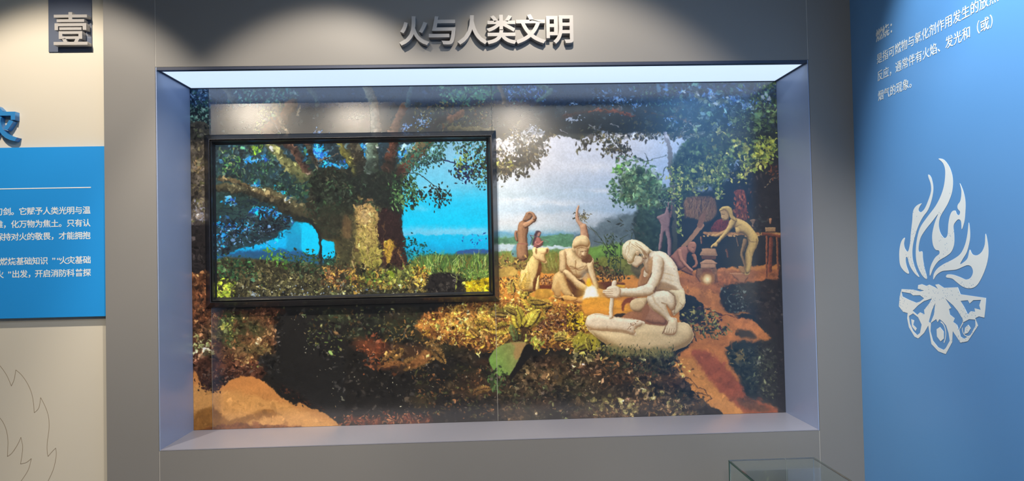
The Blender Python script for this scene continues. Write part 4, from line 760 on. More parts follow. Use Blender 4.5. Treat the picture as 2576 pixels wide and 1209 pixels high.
    poly(cv, [(952, 545), (975, 520), (1005, 520), (1010, 570), (1020, 640), (1032, 672), (1010, 680), (985, 660), (965, 668), (960, 620), (950, 590)], (58, 36, 34), (66, 44, 34), soft=1.2, tex=.45, cell=7, aspect=.5)
    poly(cv, [(968, 608), (992, 604), (986, 640), (975, 665), (966, 640)], (190, 150, 56), soft=2.5, tex=.4, cell=5)
    for p in ([(1000, 620), (1010, 650), (1020, 668)], [(975, 640), (980, 610), (990, 606)], [(970, 560), (966, 600), (962, 660)]): stroke(cv, p, 2.6, 1.6, (170, 120, 70), alpha=.8)
    # branches
    for p, w0, w1, c, dk in (
        ([(676, 363), (700, 385), (735, 420), (765, 440)], 14, 40, (160, 156, 96), (80, 84, 56)), ([(700, 355), (740, 372), (760, 410), (775, 430)], 20, 18, (112, 80, 62), (54, 46, 44)),
        ([(770, 355), (800, 430)], 14, 12, (70, 66, 52), (44, 44, 40)), ([(856, 355), (880, 400), (900, 440), (905, 470)], 26, 20, (140, 134, 62), (48, 48, 36)),
        ([(890, 360), (910, 420), (925, 470)], 22, 46, (66, 60, 44), (40, 40, 32)), ([(938, 355), (935, 400), (936, 450)], 26, 40, (124, 150, 132), (66, 76, 60)),
        ([(990, 355), (982, 400), (975, 450)], 22, 34, (100, 62, 46), (50, 38, 32)), ([(1075, 355), (1040, 390), (1010, 430), (990, 470)], 38, 30, (140, 132, 96), (70, 58, 44)),
        ([(1050, 380), (1015, 420), (998, 436)], 12, 16, (128, 72, 54), (80, 50, 42)), ([(765, 362), (850, 350)], 5, 5, (150, 110, 96), (90, 70, 60)), ([(790, 402), (850, 388)], 4, 4, (150, 120, 90), (84, 70, 60))):
        stroke(cv, p, w0, w1, c, round_=True, dark=dk, soft=3)
    poly(cv, [(780, 430), (900, 440), (990, 430), (1010, 470), (1000, 520), (900, 510), (860, 540), (800, 520)], (38, 44, 34), soft=8, tex=.35, cell=8)
    leaves(cv, [(760, 430), (1000, 430), (1000, 520), (840, 530), (760, 500)], 420, 8, [(44, 66, 46), (60, 84, 52), (32, 40, 34), (84, 80, 60)], th=1)
    leaf(cv, 932, 502, 20, 14, .5, rgb((190, 140, 90))); leaf(cv, 908, 496, 22, 16, 1.2, rgb((150, 130, 84)))
    leaves(cv, [(730, 500), (860, 520), (850, 600), (812, 600), (790, 560)], 160, 8, [(40, 56, 40), (50, 66, 50), (60, 60, 46)])
    for reg, n, sz, lo, hi in (([(535, 355), (1000, 355), (1000, 450), (760, 520), (535, 480)], 1500, 9, .55, 1.9), ([(545, 480), (760, 500), (700, 600), (545, 640)], 400, 8, .6, 1.5), ([(770, 440), (1000, 440), (1000, 520), (840, 600), (790, 560)], 800, 8, .55, 1.7), ([(850, 540), (1010, 520), (1015, 680), (850, 690)], 1300, 6, .6, 1.45)):
        dapple(cv, reg, n, sz, lo, hi)
    for i in range(40):
        x, y = R.uniform(870, 950), R.uniform(530, 680); stroke(cv, [(x, y), (x+R.randn()*5, y+14), (x+R.randn()*8, y+30)], 2.4, 1, [(90, 66, 44), (214, 180, 120), (120, 110, 60)][R.randint(3)], alpha=.6)
    warp(cv, 4, 18); warp(cv, 1.3, 5, oct=2)
    poly(cv, [(806, 520), (880, 520), (896, 570), (886, 640), (872, 690), (846, 690), (852, 640), (846, 604), (812, 600)], (48, 50, 36), soft=9, tex=.3, alpha=.62)
    poly(cv, [(956, 540), (1008, 530), (1012, 590), (1024, 660), (990, 600), (960, 600)], (40, 30, 28), soft=6, alpha=.55)
    poly(cv, [(880, 415), (1000, 400), (1008, 470), (1004, 540), (930, 500), (880, 470)], (30, 36, 32), soft=9, alpha=.6)
    for bx_ in ([(600, 665), (680, 668), (700, 710), (620, 712)], [(700, 690), (800, 680), (820, 712), (720, 722)], [(930, 700), (1010, 706), (1000, 722), (930, 720)], [(660, 722), (860, 726), (860, 748), (640, 748)], [(1090, 664), (1140, 668), (1130, 690), (1095, 688)]):
        poly(cv, bx_, (30, 30, 26), soft=8, tex=.3, alpha=.55)
    poly(cv, [(866, 540), (884, 560), (880, 600), (862, 590)], (130, 96, 62), soft=6, alpha=.5); glow(cv, 918, 545, 22, 26, (226, 190, 138), 1, .45); glow(cv, 930, 600, 18, 40, (206, 180, 100), 1, .4)
    poly(cv, [(809, 607), (824, 606), (840, 608), (842, 622), (841, 640), (834, 650), (822, 646), (812, 650)], (0, 206, 252), soft=1)
    leaves(cv, [(806, 644), (848, 640), (850, 660), (806, 664)], 50, 7, [(30, 50, 40), (44, 66, 50)])
    stroke(cv, [(760, 545), (785, 560), (802, 585), (807, 620), (806, 665)], 5, 7, (34, 38, 34), soft=1.5)
    poly(cv, [(764, 562), (780, 566), (798, 590), (801, 634), (764, 636), (758, 600)], (0, 206, 252), soft=1.5, alpha=.95)
    # leaf sprays over the sky
    stroke(cv, [(1015, 437), (1045, 434), (1065, 444), (1085, 462), (1100, 472)], 2.6, 1.2, (36, 44, 40)); stroke(cv, [(1030, 438), (1036, 465)], 1.4, .8, (36, 44, 40)); stroke(cv, [(1110, 400), (1130, 406), (1152, 414)], 3, 2.5, (30, 44, 90))
    for reg, n, sz, cols in (
        ([(985, 440), (1020, 440), (1055, 470), (1060, 500), (1040, 520), (1015, 510), (1000, 520), (985, 480)], 260, 10, [(40, 66, 44), (56, 90, 56), (28, 40, 34), (96, 140, 80)]),
        ([(1080, 470), (1110, 466), (1142, 492), (1135, 508), (1100, 515), (1085, 500)], 90, 9, [(36, 46, 40), (54, 62, 48), (28, 34, 36)]),
        ([(1095, 505), (1110, 505), (1105, 530), (1098, 530)], 12, 8, [(34, 42, 40)]), ([(1055, 478), (1070, 478), (1068, 500), (1050, 500)], 14, 9, [(34, 46, 40)]),
        ([(1165, 375), (1230, 365), (1232, 460), (1200, 450), (1145, 440), (1140, 430), (1160, 410)], 330, 10, [(44, 66, 50), (70, 96, 60), (34, 44, 60), (90, 112, 64), (30, 40, 44)]),
        ([(1150, 420), (1190, 420), (1200, 450), (1145, 450)], 60, 9, [(30, 40, 90), (40, 50, 60)]), ([(1190, 445), (1225, 445), (1215, 470), (1195, 465)], 26, 7, [(40, 70, 70)]),
        ([(1148, 395), (1170, 395), (1166, 418), (1150, 416)], 24, 10, [(150, 176, 90), (120, 156, 90)]),
        ([(1000, 370), (1120, 366), (1110, 400), (1060, 410), (1040, 440), (1010, 410)], 260, 9, [(44, 80, 66), (60, 110, 90), (34, 60, 60), (80, 130, 100)]),
        ([(1040, 400), (1110, 380), (1115, 410), (1090, 415), (1060, 430)], 100, 8, [(40, 70, 70), (54, 90, 80)]),
        ([(1060, 355), (1240, 350), (1240, 376), (1100, 374)], 150, 9, [(50, 84, 74), (70, 104, 84)]),
        ([(990, 480), (1020, 490), (1010, 530), (990, 520)], 60, 9, [(50, 84, 50), (34, 50, 40), (110, 150, 90)])):
        leaves(cv, reg, n, sz, cols, th=1.1, spread=.8)
    for i in range(70): leaf(cv, 1195+R.randn()*22, 405+R.randn()*26, R.uniform(4, 8), 3.5, R.rand()*3, rgb((96, 200, 236)))
    # bushes and ground
    leaves(cv, [(1018, 600), (1040, 600), (1060, 620), (1100, 632), (1105, 660), (1040, 672), (1022, 650)], 170, 8, [(20, 84, 84), (30, 110, 100), (24, 60, 60), (20, 150, 160)], th=1)
    leaves(cv, [(1170, 595), (1222, 595), (1222, 620), (1190, 618)], 22, 8, [(30, 80, 170), (60, 140, 200)], spread=1.4)
    poly(cv, [(1150, 632), (1190, 626), (1240, 630), (1240, 650), (1150, 650)], (50, 90, 150), soft=3)
    poly(cv, [(1050, 645), (1150, 640), (1240, 645), (1240, 720), (1140, 720), (1060, 700), (1030, 690)], (84, 110, 56), (70, 84, 40), soft=5, tex=.45, cell=7)
    for i in range(330):
        x = R.uniform(1050, 1236); y = R.uniform(655, 705); l = R.uniform(10, 30)
        stroke(cv, [(x, y), (x+R.randn()*8, y-l)], 2, .8, [(150, 180, 70), (96, 140, 60), (190, 206, 120), (70, 100, 50), (130, 110, 50)][R.randint(5)], alpha=.9)
    poly(cv, [(545, 655), (640, 650), (760, 660), (860, 670), (1000, 680), (1100, 690), (1240, 720), (1240, 759), (531, 759)], (66, 62, 40), (56, 54, 36), soft=5, tex=.5, cell=9)
    for reg, n, sz, cols in (
        ([(545, 650), (640, 655), (660, 700), (545, 700)], 260, 8, [(44, 84, 50), (36, 60, 44), (70, 110, 60)]),
        ([(665, 635), (720, 645), (720, 665), (680, 660)], 60, 10, [(110, 170, 60), (80, 130, 60)]),
        ([(720, 635), (800, 640), (810, 690), (730, 690)], 190, 9, [(50, 84, 50), (70, 76, 48), (40, 56, 40)]),
        ([(545, 715), (580, 712), (585, 748), (545, 750)], 110, 11, [(180, 200, 60), (150, 176, 60), (206, 206, 80)]),
        ([(600, 680), (860, 690), (900, 745), (600, 750)], 600, 8, [(84, 74, 48), (60, 56, 40), (110, 104, 60), (44, 44, 36), (130, 120, 80)]),
        ([(810, 670), (900, 680), (900, 715), (815, 715)], 170, 10, [(170, 112, 56), (130, 88, 50), (90, 66, 44), (190, 150, 70)]),
        ([(880, 690), (1000, 680), (1030, 720), (900, 730)], 260, 11, [(150, 116, 50), (110, 100, 44), (190, 150, 66), (70, 60, 38)]),
        ([(950, 690), (1040, 660), (1060, 700), (980, 715)], 150, 12, [(110, 120, 56), (84, 90, 50), (150, 150, 70)]),
        ([(1035, 680), (1070, 668), (1085, 700), (1060, 715), (1040, 705)], 190, 8, [(226, 190, 60), (200, 150, 60), (236, 210, 90), (130, 90, 44)]),
        ([(1020, 700), (1090, 700), (1080, 740), (1030, 745)], 150, 8, [(130, 110, 56), (90, 76, 44), (170, 150, 80)]),
        ([(1160, 690), (1240, 680), (1240, 700), (1170, 708)], 120, 8, [(120, 150, 60), (84, 110, 50), (170, 180, 90)])):
        leaves(cv, reg, n, sz, cols, th=1, spread=1.1)
    poly(cv, [(1085, 690), (1150, 690), (1165, 735), (1080, 740)], (40, 36, 32), soft=6)
    stroke(cv, [(1146, 676), (1150, 700), (1146, 735)], 3, 4, (150, 156, 70)); stroke(cv, [(1134, 690), (1148, 700)], 2, 1.4, (170, 176, 120))
    poly(cv, [(1165, 712), (1200, 704), (1240, 698), (1240, 740), (1180, 736)], (222, 186, 20), (204, 176, 30), soft=3, tex=.3, cell=4, aspect=2)
    leaves(cv, [(1165, 715), (1240, 720), (1240, 745), (1170, 745)], 70, 6, [(236, 220, 90), (150, 120, 40), (206, 190, 50)])
    for i in range(26):
        x = R.uniform(880, 1000); y = R.uniform(700, 725); stroke(cv, [(x, y), (x+R.randn()*9, y-R.uniform(16, 34))], 2.6, 1, [(120, 150, 50), (150, 120, 56), (80, 110, 44)][R.randint(3)])
    leaf(cv, 985, 688, 34, 13, 1.0, rgb((130, 150, 40)))
    for i in range(120): leaf(cv, R.uniform(600, 1060), R.uniform(715, 747), R.uniform(3, 7), 3, R.rand()*3, rgb([(190, 190, 170), (140, 160, 190), (170, 180, 110)][R.randint(3)]))
    dapple(cv, [(545, 650), (1020, 670), (1240, 700), (1240, 750), (545, 750)], 2200, 8, .5, 1.8); dapple(cv, [(1000, 365), (1110, 365), (1060, 420), (1010, 430)], 150, 7, .6, 1.6)
    warp(cv, 1.4, 9); dapple(cv, [(545, 660), (1240, 690), (1240, 750), (545, 750)], 500, 6, .6, 1.9)
    cv.a *= (1+(noise(cv.h, cv.w, 3*PS, cv.rng, 2)-.5)*.1)[..., None]
    cv.a *= (1+(noise(cv.h, cv.w, 12*PS, cv.rng, 3)-.5)*.08)[..., None]
    return cv

# ------------------------------------------------------------------ helpers
def ray(px, py):
    return AX@np.array([(px-1288)/FPX, 1, (604.5-py)/FPX])
def on_y(px, py, y):
    v = ray(px, py); return CAM+v*(y-CAM[1])/v[1]
def project(x, y, z):
    q = (np.stack([x-CAM[0], y-CAM[1]+0*x, z-CAM[2]], -1))@AX
    return 1288+FPX*q[..., 0]/q[..., 1], 604.5-FPX*q[..., 2]/q[..., 1]

def s2l(c): return tuple(((v/255+.055)/1.055)**2.4 if v > 10 else v/255/12.92 for v in c)
def mat(name, col, rough=.5, spec=.5, metal=0, noise_amt=0, noise_scale=6, bump=0, bump_scale=200, emit=None, coat=0):
    m = bpy.data.materials.new(name); m.use_nodes = True; nt = m.node_tree; b = nt.nodes['Principled BSDF']
    b.inputs['Roughness'].default_value = rough; b.inputs['Specular IOR Level'].default_value = spec; b.inputs['Metallic'].default_value = metal
    b.inputs['Coat Weight'].default_value = coat; b.inputs['Coat Roughness'].default_value = .08
    tc = nt.nodes.new('ShaderNodeTexCoord')
    n = nt.nodes.new('ShaderNodeTexNoise'); n.inputs['Scale'].default_value = noise_scale; n.inputs['Detail'].default_value = 5
    nt.links.new(tc.outputs['Object'], n.inputs['Vector'])
    mx = nt.nodes.new('ShaderNodeMix'); mx.data_type = 'RGBA'
    mx.inputs['A'].default_value = tuple(v*(1-noise_amt) for v in col)+(1,); mx.inputs['B'].default_value = tuple(min(1, v*(1+noise_amt)) for v in col)+(1,)
    nt.links.new(n.outputs['Fac'], mx.inputs['Factor']); nt.links.new(mx.outputs['Result'], b.inputs['Base Color'])
    if bump:
        n2 = nt.nodes.new('ShaderNodeTexNoise'); n2.inputs['Scale'].default_value = bump_scale; nt.links.new(tc.outputs['Object'], n2.inputs['Vector'])
        bp = nt.nodes.new('ShaderNodeBump'); bp.inputs['Strength'].default_value = bump; bp.inputs['Distance'].default_value = .001
        nt.links.new(n2.outputs['Fac'], bp.inputs['Height']); nt.links.new(bp.outputs['Normal'], b.inputs['Normal'])
    if emit:
        b.inputs['Emission Color'].default_value = emit[:3]+(1,); b.inputs['Emission Strength'].default_value = emit[3]
    return m

M = dict(
    grey=mat('grey_wall_paint', (.215, .208, .2), .42, .4, noise_amt=.04, noise_scale=1.5, bump=.08),
    liner=mat('grey_niche_cool_cast', (.28, .28, .33), .32, .5, noise_amt=.08, noise_scale=3, bump=.05),  # sill grey with the light panel's bluish cast put into its colour
    reveal=mat('reveal_panel_tint', (.29, .36, .54), .3, .5, noise_amt=.08, noise_scale=3, bump=.05),  # light panel's cool glow put into the colour of the side faces
    beige=mat('beige_wall_paint', (.61, .565, .475), .5, .35, noise_amt=.03, noise_scale=1.2, bump=.08),
    blue_panel=mat('blue_board', (.018, .28, .72), .35, .4, noise_amt=.03, noise_scale=1),
    blue_wall=mat('blue_wall_film', (.115, .31, .62), .34, .5, noise_amt=.05, noise_scale=.8, bump=.04),
    plaque=mat('slate_plaque', (.10, .12, .17), .3, .6, noise_amt=.05, noise_scale=2),
    letter=mat('grey_letter_acrylic', (.36, .345, .335), .35, .5, noise_amt=.03, noise_scale=9),
    letter_blue=mat('blue_letter_acrylic', s2l((52, 128, 190)), .3, .5, noise_amt=.04, noise_scale=9),
    ink=mat('white_print', (.80, .82, .80), .5, .3, noise_amt=.03, noise_scale=30),
    line=mat('engraved_line', (.30, .24, .17), .6, .3, noise_amt=.15, noise_scale=20),
    joint=mat('joint_filler', (.46, .44, .41), .6, .3, noise_amt=.1, noise_scale=12),
    darktrim=mat('dark_aluminium_trim', (.035, .045, .08), .4, .5, metal=.3, noise_amt=.1, noise_scale=8),
    bezel=mat('black_brushed_bezel', (.055, .055, .06), .27, .7, metal=.7, noise_amt=.2, noise_scale=60, bump=.05, bump_scale=300, coat=.3),
    black=mat('matte_black_plastic', (.012, .012, .014), .35, .5, noise_amt=.1, noise_scale=20),
    ceiling=mat('dark_ceiling', (.05, .055, .07), .8, .2, noise_amt=.1, noise_scale=2),
    floor=mat('grey_floor', (.22, .21, .2), .35, .4, noise_amt=.15, noise_scale=3),
    farwall=mat('far_wall_paint', (.12, .12, .13), .7, .3, noise_amt=.1, noise_scale=2),
    plinth=mat('light_grey_plinth', (.58, .59, .58), .45, .4, noise_amt=.04, noise_scale=4),
    diffuser=mat('lit_diffuser', (.8, .85, .9), .5, .3, noise_amt=.02, noise_scale=2, emit=(.61, .77, 1.0, .98)),
)

def bm_box(bm, lo, hi):
    v = [bm.verts.new((x, y, z)) for x in (lo[0], hi[0]) for y in (lo[1], hi[1]) for z in (lo[2], hi[2])]
    for f in ((0, 1, 3, 2), (4, 6, 7, 5), (0, 4, 5, 1), (2, 3, 7, 6), (0, 2, 6, 4), (1, 5, 7, 3)): bm.faces.new([v[i] for i in f])
def obj(name, bm, m, parent=None, bevel=0):
    if isinstance(bm, tuple):
        b = bmesh.new(); bm_box(b, *bm); bm = b
    bmesh.ops.recalc_face_normals(bm, faces=bm.faces)
    if bevel: bmesh.ops.bevel(bm, geom=list(bm.edges), offset=bevel, segments=2, affect='EDGES', clamp_overlap=True)
    me = bpy.data.meshes.new(name); bm.to_mesh(me); bm.free(); me.materials.append(m)
    o = bpy.data.objects.new(name, me); COL.objects.link(o)
    if parent: o.parent = parent; o.matrix_parent_inverse = parent.matrix_world.inverted()
    return o
def tag(o, label, cat, group=None):
    o['label'] = label; o['category'] = cat
    if group: o['group'] = group
    return o
def thing(name, loc, label, cat, group=None):
    o = bpy.data.objects.new(name, None); COL.objects.link(o); o.location = loc; o.matrix_world = Matrix.Translation(loc); o.empty_display_size = .1
    return tag(o, label, cat, group)
def struct(name, bm, m, parent=None, bevel=0):
    o = obj(name, bm, m, parent, bevel)
    if not parent: o['kind'] = 'structure'
    return o

# ------------------------------------------------------------------ room shell
W, H, D = 3.17514, 1.82370, .37            # opening of the niche: width, height, depth
LX, RX = -.2439, 3.39394                   # left edge of the grey front wall, right corner
FZ, CZ = -.75, 2.85
wf = bpy.data.objects.new('wall_front', None); COL.objects.link(wf); wf['kind'] = 'structure'
g = .0012
obj('wall_panel', ((LX, 0, FZ), (-g, D+.06, CZ)), M['grey'], wf, .001)
obj('wall_panel', ((W+g, 0, FZ), (RX+.03, D+.06, CZ)), M['grey'], wf, .001)
obj('wall_panel', ((g, 0, H), (W-g, D+.06, CZ)), M['grey'], wf, .001)
obj('wall_panel', ((g, 0, FZ), (W-g, D+.06, 0)), M['grey'], wf, .001)
bm = bmesh.new()
for x in (0, W):
    bm_box(bm, (x-g, .0008, FZ), (x+g, D, -.002)); bm_box(bm, (x-g, .0008, H+.002), (x+g, D, CZ))
obj('joint_strip', bm, M['joint'], wf)
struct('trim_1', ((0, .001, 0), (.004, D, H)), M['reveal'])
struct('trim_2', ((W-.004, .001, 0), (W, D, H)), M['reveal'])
struct('trim_3', ((.004, .001, -.001), (W-.004, D, .004)), M['liner'])
struct('wall_left', ((-3.2, .045, FZ), (LX, .12, CZ)), M['beige'])
struct('wall_back', ((-3.2, -4.75, FZ), (4.6, -4.62, CZ)), M['farwall'])
struct('wall_far_left', ((-3.3, -4.75, FZ), (-3.2, .12, CZ)), M['beige'])
struct('floor', ((-3.3, -4.75, FZ-.05), (4.6, .45, FZ)), M['floor'])
struct('ceiling', ((-3.3, -4.75, CZ), (4.6, .45, CZ+.05)), M['ceiling'])
TH = math.radians(-2); DR = Vector((math.sin(TH), -math.cos(TH), 0)); NR = Vector((-math.cos(TH), -math.sin(TH), 0))  # right wall: along and inward
def wall_r(s, z, off=0): return Vector((RX, 0, 0))+DR*s+NR*off+Vector((0, 0, z))
bm = bmesh.new()
v = [bm.verts.new(wall_r(s, z, off)) for s in (-.3, 4.75) for off in (0, -.08) for z in (FZ, CZ)]
for f in ((0, 1, 3, 2), (4, 6, 7, 5), (0, 4, 5, 1), (2, 3, 7, 6), (0, 2, 6, 4), (1, 5, 7, 3)): bm.faces.new([v[i] for i in f])
struct('wall_right', bm, M['blue_wall'])

# luminous ceiling of the niche
t = thing('light_panel', (W/2, D/2, H), 'long cool white light panel glowing under the top of the picture niche', 'ceiling light')
zl = H-.014
bm = bmesh.new()
bm_box(bm, (.004, .001, zl), (W-.004, .03, H-.0005)); bm_box(bm, (.004, D-.006, zl), (W-.004, D-.001, H-.0005))
bm_box(bm, (.004, .03, zl), (.014, D-.006, H-.0005)); bm_box(bm, (W-.014, .03, zl), (W-.004, D-.006, H-.0005))
obj('frame', bm, M['darktrim'], t)
obj('diffuser', ((.014, .03, zl+.003), (W-.014, D-.006, H-.001)), M['diffuser'], t)

# ------------------------------------------------------------------ printed picture, resampled from the drawing on to its boards
def sample(cv, X, Z, y):
    px, py = project(X, y, Z)
    u = np.clip((px-cv.x0)*PS-.5, 0, cv.w-1.001); v_ = np.clip((py-cv.y0)*PS-.5, 0, cv.h-1.001)
    ui, vi = u.astype(int), v_.astype(int); fu, fv = (u-ui)[..., None], (v_-vi)[..., None]; a = cv.a
    return (a[vi, ui]*(1-fu)+a[vi, ui+1]*fu)*(1-fv)+(a[vi+1, ui]*(1-fu)+a[vi+1, ui+1]*fu)*fv
def make_image(name, cv, x0, x1, z0, z1, y, w, h):
    X, Z = np.meshgrid(x0+(np.arange(w)+.5)/w*(x1-x0), z0+(np.arange(h)+.5)/h*(z1-z0))
    c = np.ones((h, w, 4), np.float32); c[..., :3] = np.clip(sample(cv, X, Z, y), 0, 1)
    im = bpy.data.images.new(name, w, h); im.pixels.foreach_set(c.ravel()); im.update(); im.pack(); return im
def print_mat(name, im, gain, rough, spec, emit=False, grain=.05):
    m = mat(name, (1, 1, 1), rough, spec); nt = m.node_tree; b = nt.nodes['Principled BSDF']
    ti = nt.nodes.new('ShaderNodeTexImage'); ti.image = im; ti.extension = 'EXTEND'
    if emit:
        for l in list(b.inputs['Base Color'].links): nt.links.remove(l)
        b.inputs['Base Color'].default_value = (.01, .01, .012, 1)
        nt.links.new(ti.outputs[0], b.inputs['Emission Color']); b.inputs['Emission Strength'].default_value = gain
        return m
    mx = nt.nodes.new('ShaderNodeMix'); mx.data_type = 'RGBA'; mx.blend_type = 'MULTIPLY'; mx.inputs['Factor'].default_value = 1
    mx.inputs['B'].default_value = (gain, gain, gain, 1); mx.clamp_result = True
    nt.links.new(ti.outputs[0], mx.inputs['A']); nt.links.new(mx.outputs['Result'], b.inputs['Base Color'])
    if grain:
        tc = nt.nodes.new('ShaderNodeTexCoord'); n = nt.nodes.new('ShaderNodeTexNoise'); n.inputs['Scale'].default_value = 330; n.inputs['Detail'].default_value = 1
        nt.links.new(tc.outputs['Object'], n.inputs['Vector'])
        bp = nt.nodes.new('ShaderNodeBump'); bp.inputs['Strength'].default_value = grain; bp.inputs['Distance'].default_value = .002
        nt.links.new(n.outputs['Fac'], bp.inputs['Height']); nt.links.new(bp.outputs['Normal'], b.inputs['Normal'])
    return m
def board(name, x0, x1, z0, z1, yf, th, m, parent, U=None):
    """thin board; UVs run over the whole picture U = (x0, x1, z0, z1)"""
    bm = bmesh.new(); bm_box(bm, (x0, yf, z0), (x1, yf+th, z1)); uv = bm.loops.layers.uv.new('uv'); U = U or (x0, x1, z0, z1)
    for f in bm.faces:
        for l in f.loops: l[uv].uv = ((l.vert.co.x-U[0])/(U[1]-U[0]), (l.vert.co.z-U[2])/(U[3]-U[2]))
    return obj(name, bm, m, parent)

mural_cv = paint_mural()
im = make_image('forest_scene_print', mural_cv, 0, W, 0, H, D, 2060, 1180)
film = print_mat('glossy_print_film', im, 1.14, .18, 1.0); film.node_tree.nodes['Principled BSDF'].inputs['IOR'].default_value = 1.75
matte = print_mat('satin_print_film', im, 1.14, .5, .25, grain=0)
t = thing('printed_mural', (W/2, D, 0), 'wide printed picture of a forest camp with clay figures making fire, filling the grey niche', 'mural')
zb, zt, U = .005, H-.0145, (0, W, 0, H)
board('print_board', .0045, .1015, zb, zt, D, .02, matte, t, U)
board('print_board', .1040, 1.6055, zb, zt, D, .02, film, t, U)
board('print_board', 1.6080, W-.0045, zb, zt, D, .02, film, t, U)
obj('backing_board', ((.005, D+.003, zb), (W-.005, D+.03, zt)), M['joint'], t)

# ------------------------------------------------------------------ screen in its mitred frame
SX, SZ, SY = .14383, .69925, .34639
screen_cv = paint_screen()
ims = make_image('jungle_tree_screen', screen_cv, SX, SX+1.43, SZ, SZ+.804, SY, 1120, 630)
t = thing('wall_display', (.853, D, .64), 'large black framed wall screen showing a huge old tree against bright cyan sky', 'screen')
O = (.078, 1.628, .6435, 1.562); RG = (.125, 1.6035, .6755, 1.529); S = (SX, SX+1.43, SZ, SZ+.804)
def lerp(a, b, k): return tuple(a[i]+(b[i]-a[i])*k for i in range(4))
rings = [(O, D-.0005), (O, D-.006), (lerp(O, RG, .06), D-.012), (lerp(O, RG, .93), .312), (RG, .309), (lerp(RG, S, .10), .309), (lerp(RG, S, .12), .326), (lerp(RG, S, .26), .326), (lerp(RG, S, .28), .313), (lerp(RG, S, .36), .311), (lerp(RG, S, .62), .322), (lerp(RG, S, .66), .336)]
def corners(r, y): a, b, c, d = r; return [(a, y, c), (b, y, c), (b, y, d), (a, y, d)]
for k in range(4):                           # bottom, right, top, left rail, mitred at the corners
    bm = bmesh.new(); rows = []
    for r, y in rings:
        c = corners(r, y); rows.append((bm.verts.new(c[k]), bm.verts.new(c[(k+1) % 4])))
    for A, B in zip(rows, rows[1:]): bm.faces.new((A[0], A[1], B[1], B[0]))
    obj('frame_rail', bm, M['bezel'], t)
inner = [(lerp(RG, S, .66), .336), (S, .3455), (S, .3475)]
bm = bmesh.new()
for k in range(4):
    rows = [(bm.verts.new(corners(r, y)[k]), bm.verts.new(corners(r, y)[(k+1) % 4])) for r, y in inner]
    for A, B in zip(rows, rows[1:]): bm.faces.new((A[0], A[1], B[1], B[0]))
obj('inner_bezel', bm, M['black'], t)
obj('back_housing', ((.11, .352, .66), (1.61, D-.001, 1.545)), M['black'], t)
scr = print_mat('lit_screen', ims, 1.0, .12, .5, emit=True)
board('display_panel', S[0], S[1], S[2], S[3], SY, .004, scr, t)

# ------------------------------------------------------------------ writing
def glyph(ch, bold=0.0, depth=0.0, bev=0):
    cu = bpy.data.curves.new('glyph', 'FONT'); cu.body = ch; cu.size = 1; cu.extrude = depth; cu.offset = bold; cu.resolution_u = 5; cu.bevel_depth = bev; cu.bevel_resolution = 1
    o = bpy.data.objects.new('glyph', cu); COL.objects.link(o)
    bpy.context.view_layer.update()
    me = bpy.data.meshes.new_from_object(o.evaluated_get(bpy.context.evaluated_depsgraph_get()))
    bpy.data.objects.remove(o); bpy.data.curves.remove(cu); return me
def letter_mesh(name, ch, origin, right, up, size, bold, depth, m, parent, sx=1.0):
    """one solid letter; origin is the centre of its square on the wall, depth grows towards the room"""
    me = glyph(ch, bold, depth/2/size); me.name = name
    nrm = Vector(right).cross(Vector(up)); o3 = Vector(origin)
    for v in me.vertices:
        x, y, z = v.co; v.co = o3+Vector(right)*((x-.5)*size*sx)+Vector(up)*((y-.375)*size)+nrm*(z*size+depth/2)
    me.materials.append(m); o = bpy.data.objects.new(name, me); COL.objects.link(o)
    if parent: o.parent = parent; o.matrix_parent_inverse = parent.matrix_world.inverted()
    return o
def text_line(name, items, right, up, size, bold, m, parent, sx=1.0, depth=.0006):
    """items: (character, centre of its square); flat printed characters, one part each"""
    nrm = Vector(right).cross(Vector(up))
    for ch, c in items:
        me = glyph(ch, bold, depth/2/size); c = Vector(c)
        for v in me.vertices:
            x, y, z = v.co; v.co = c+Vector(right)*((x-.5)*size*sx)+Vector(up)*((y-.375)*size)+nrm*(z*size+depth/2)
        me.materials.append(m); me.name = name; o = bpy.data.objects.new(name, me); COL.objects.link(o)
        o.parent = parent; o.matrix_parent_inverse = parent.matrix_world.inverted()
EX, EZ = (1, 0, 0), (0, 0, 1)

t = thing('title_sign', (1.58, 0, 1.93), 'raised grey six-character title lettering on the wall above the picture niche', 'sign')
for i, ch in enumerate('火与人类文明'):
    c = on_y(1041+73.4*i, 77-1.0*i, -.035)
    letter_mesh('letter', ch, (c[0], -.0005, c[2]), EX, EZ, .147, .022, .034, M['letter'], t)

YW = .045
q = on_y(122, 131, YW-.006); q2 = on_y(231, 131, YW-.006)
t = thing('chapter_plaque', (q[0], YW, q[2]), 'dark slate plaque with one raised grey character at the top left', 'sign')
obj('plaque_board', ((q[0], YW-.006, q[2]), (q2[0], YW-.0002, 2.45)), M['plaque'], t, .001)
c = on_y(173, 76, YW-.04)
letter_mesh('letter', '壹', (c[0]+.008, YW-.0065, c[2]+.005), EX, EZ, .172, .012, .034, M['letter'], t)
c = on_y(-3, 312, YW-.03)
tag(letter_mesh('wall_letter', '灾', (c[0], YW-.0005, c[2]), EX, EZ, .175, .018, .032, M['letter_blue'], None), 'raised blue character on the beige wall, cut off by the left edge of the photo', 'sign')

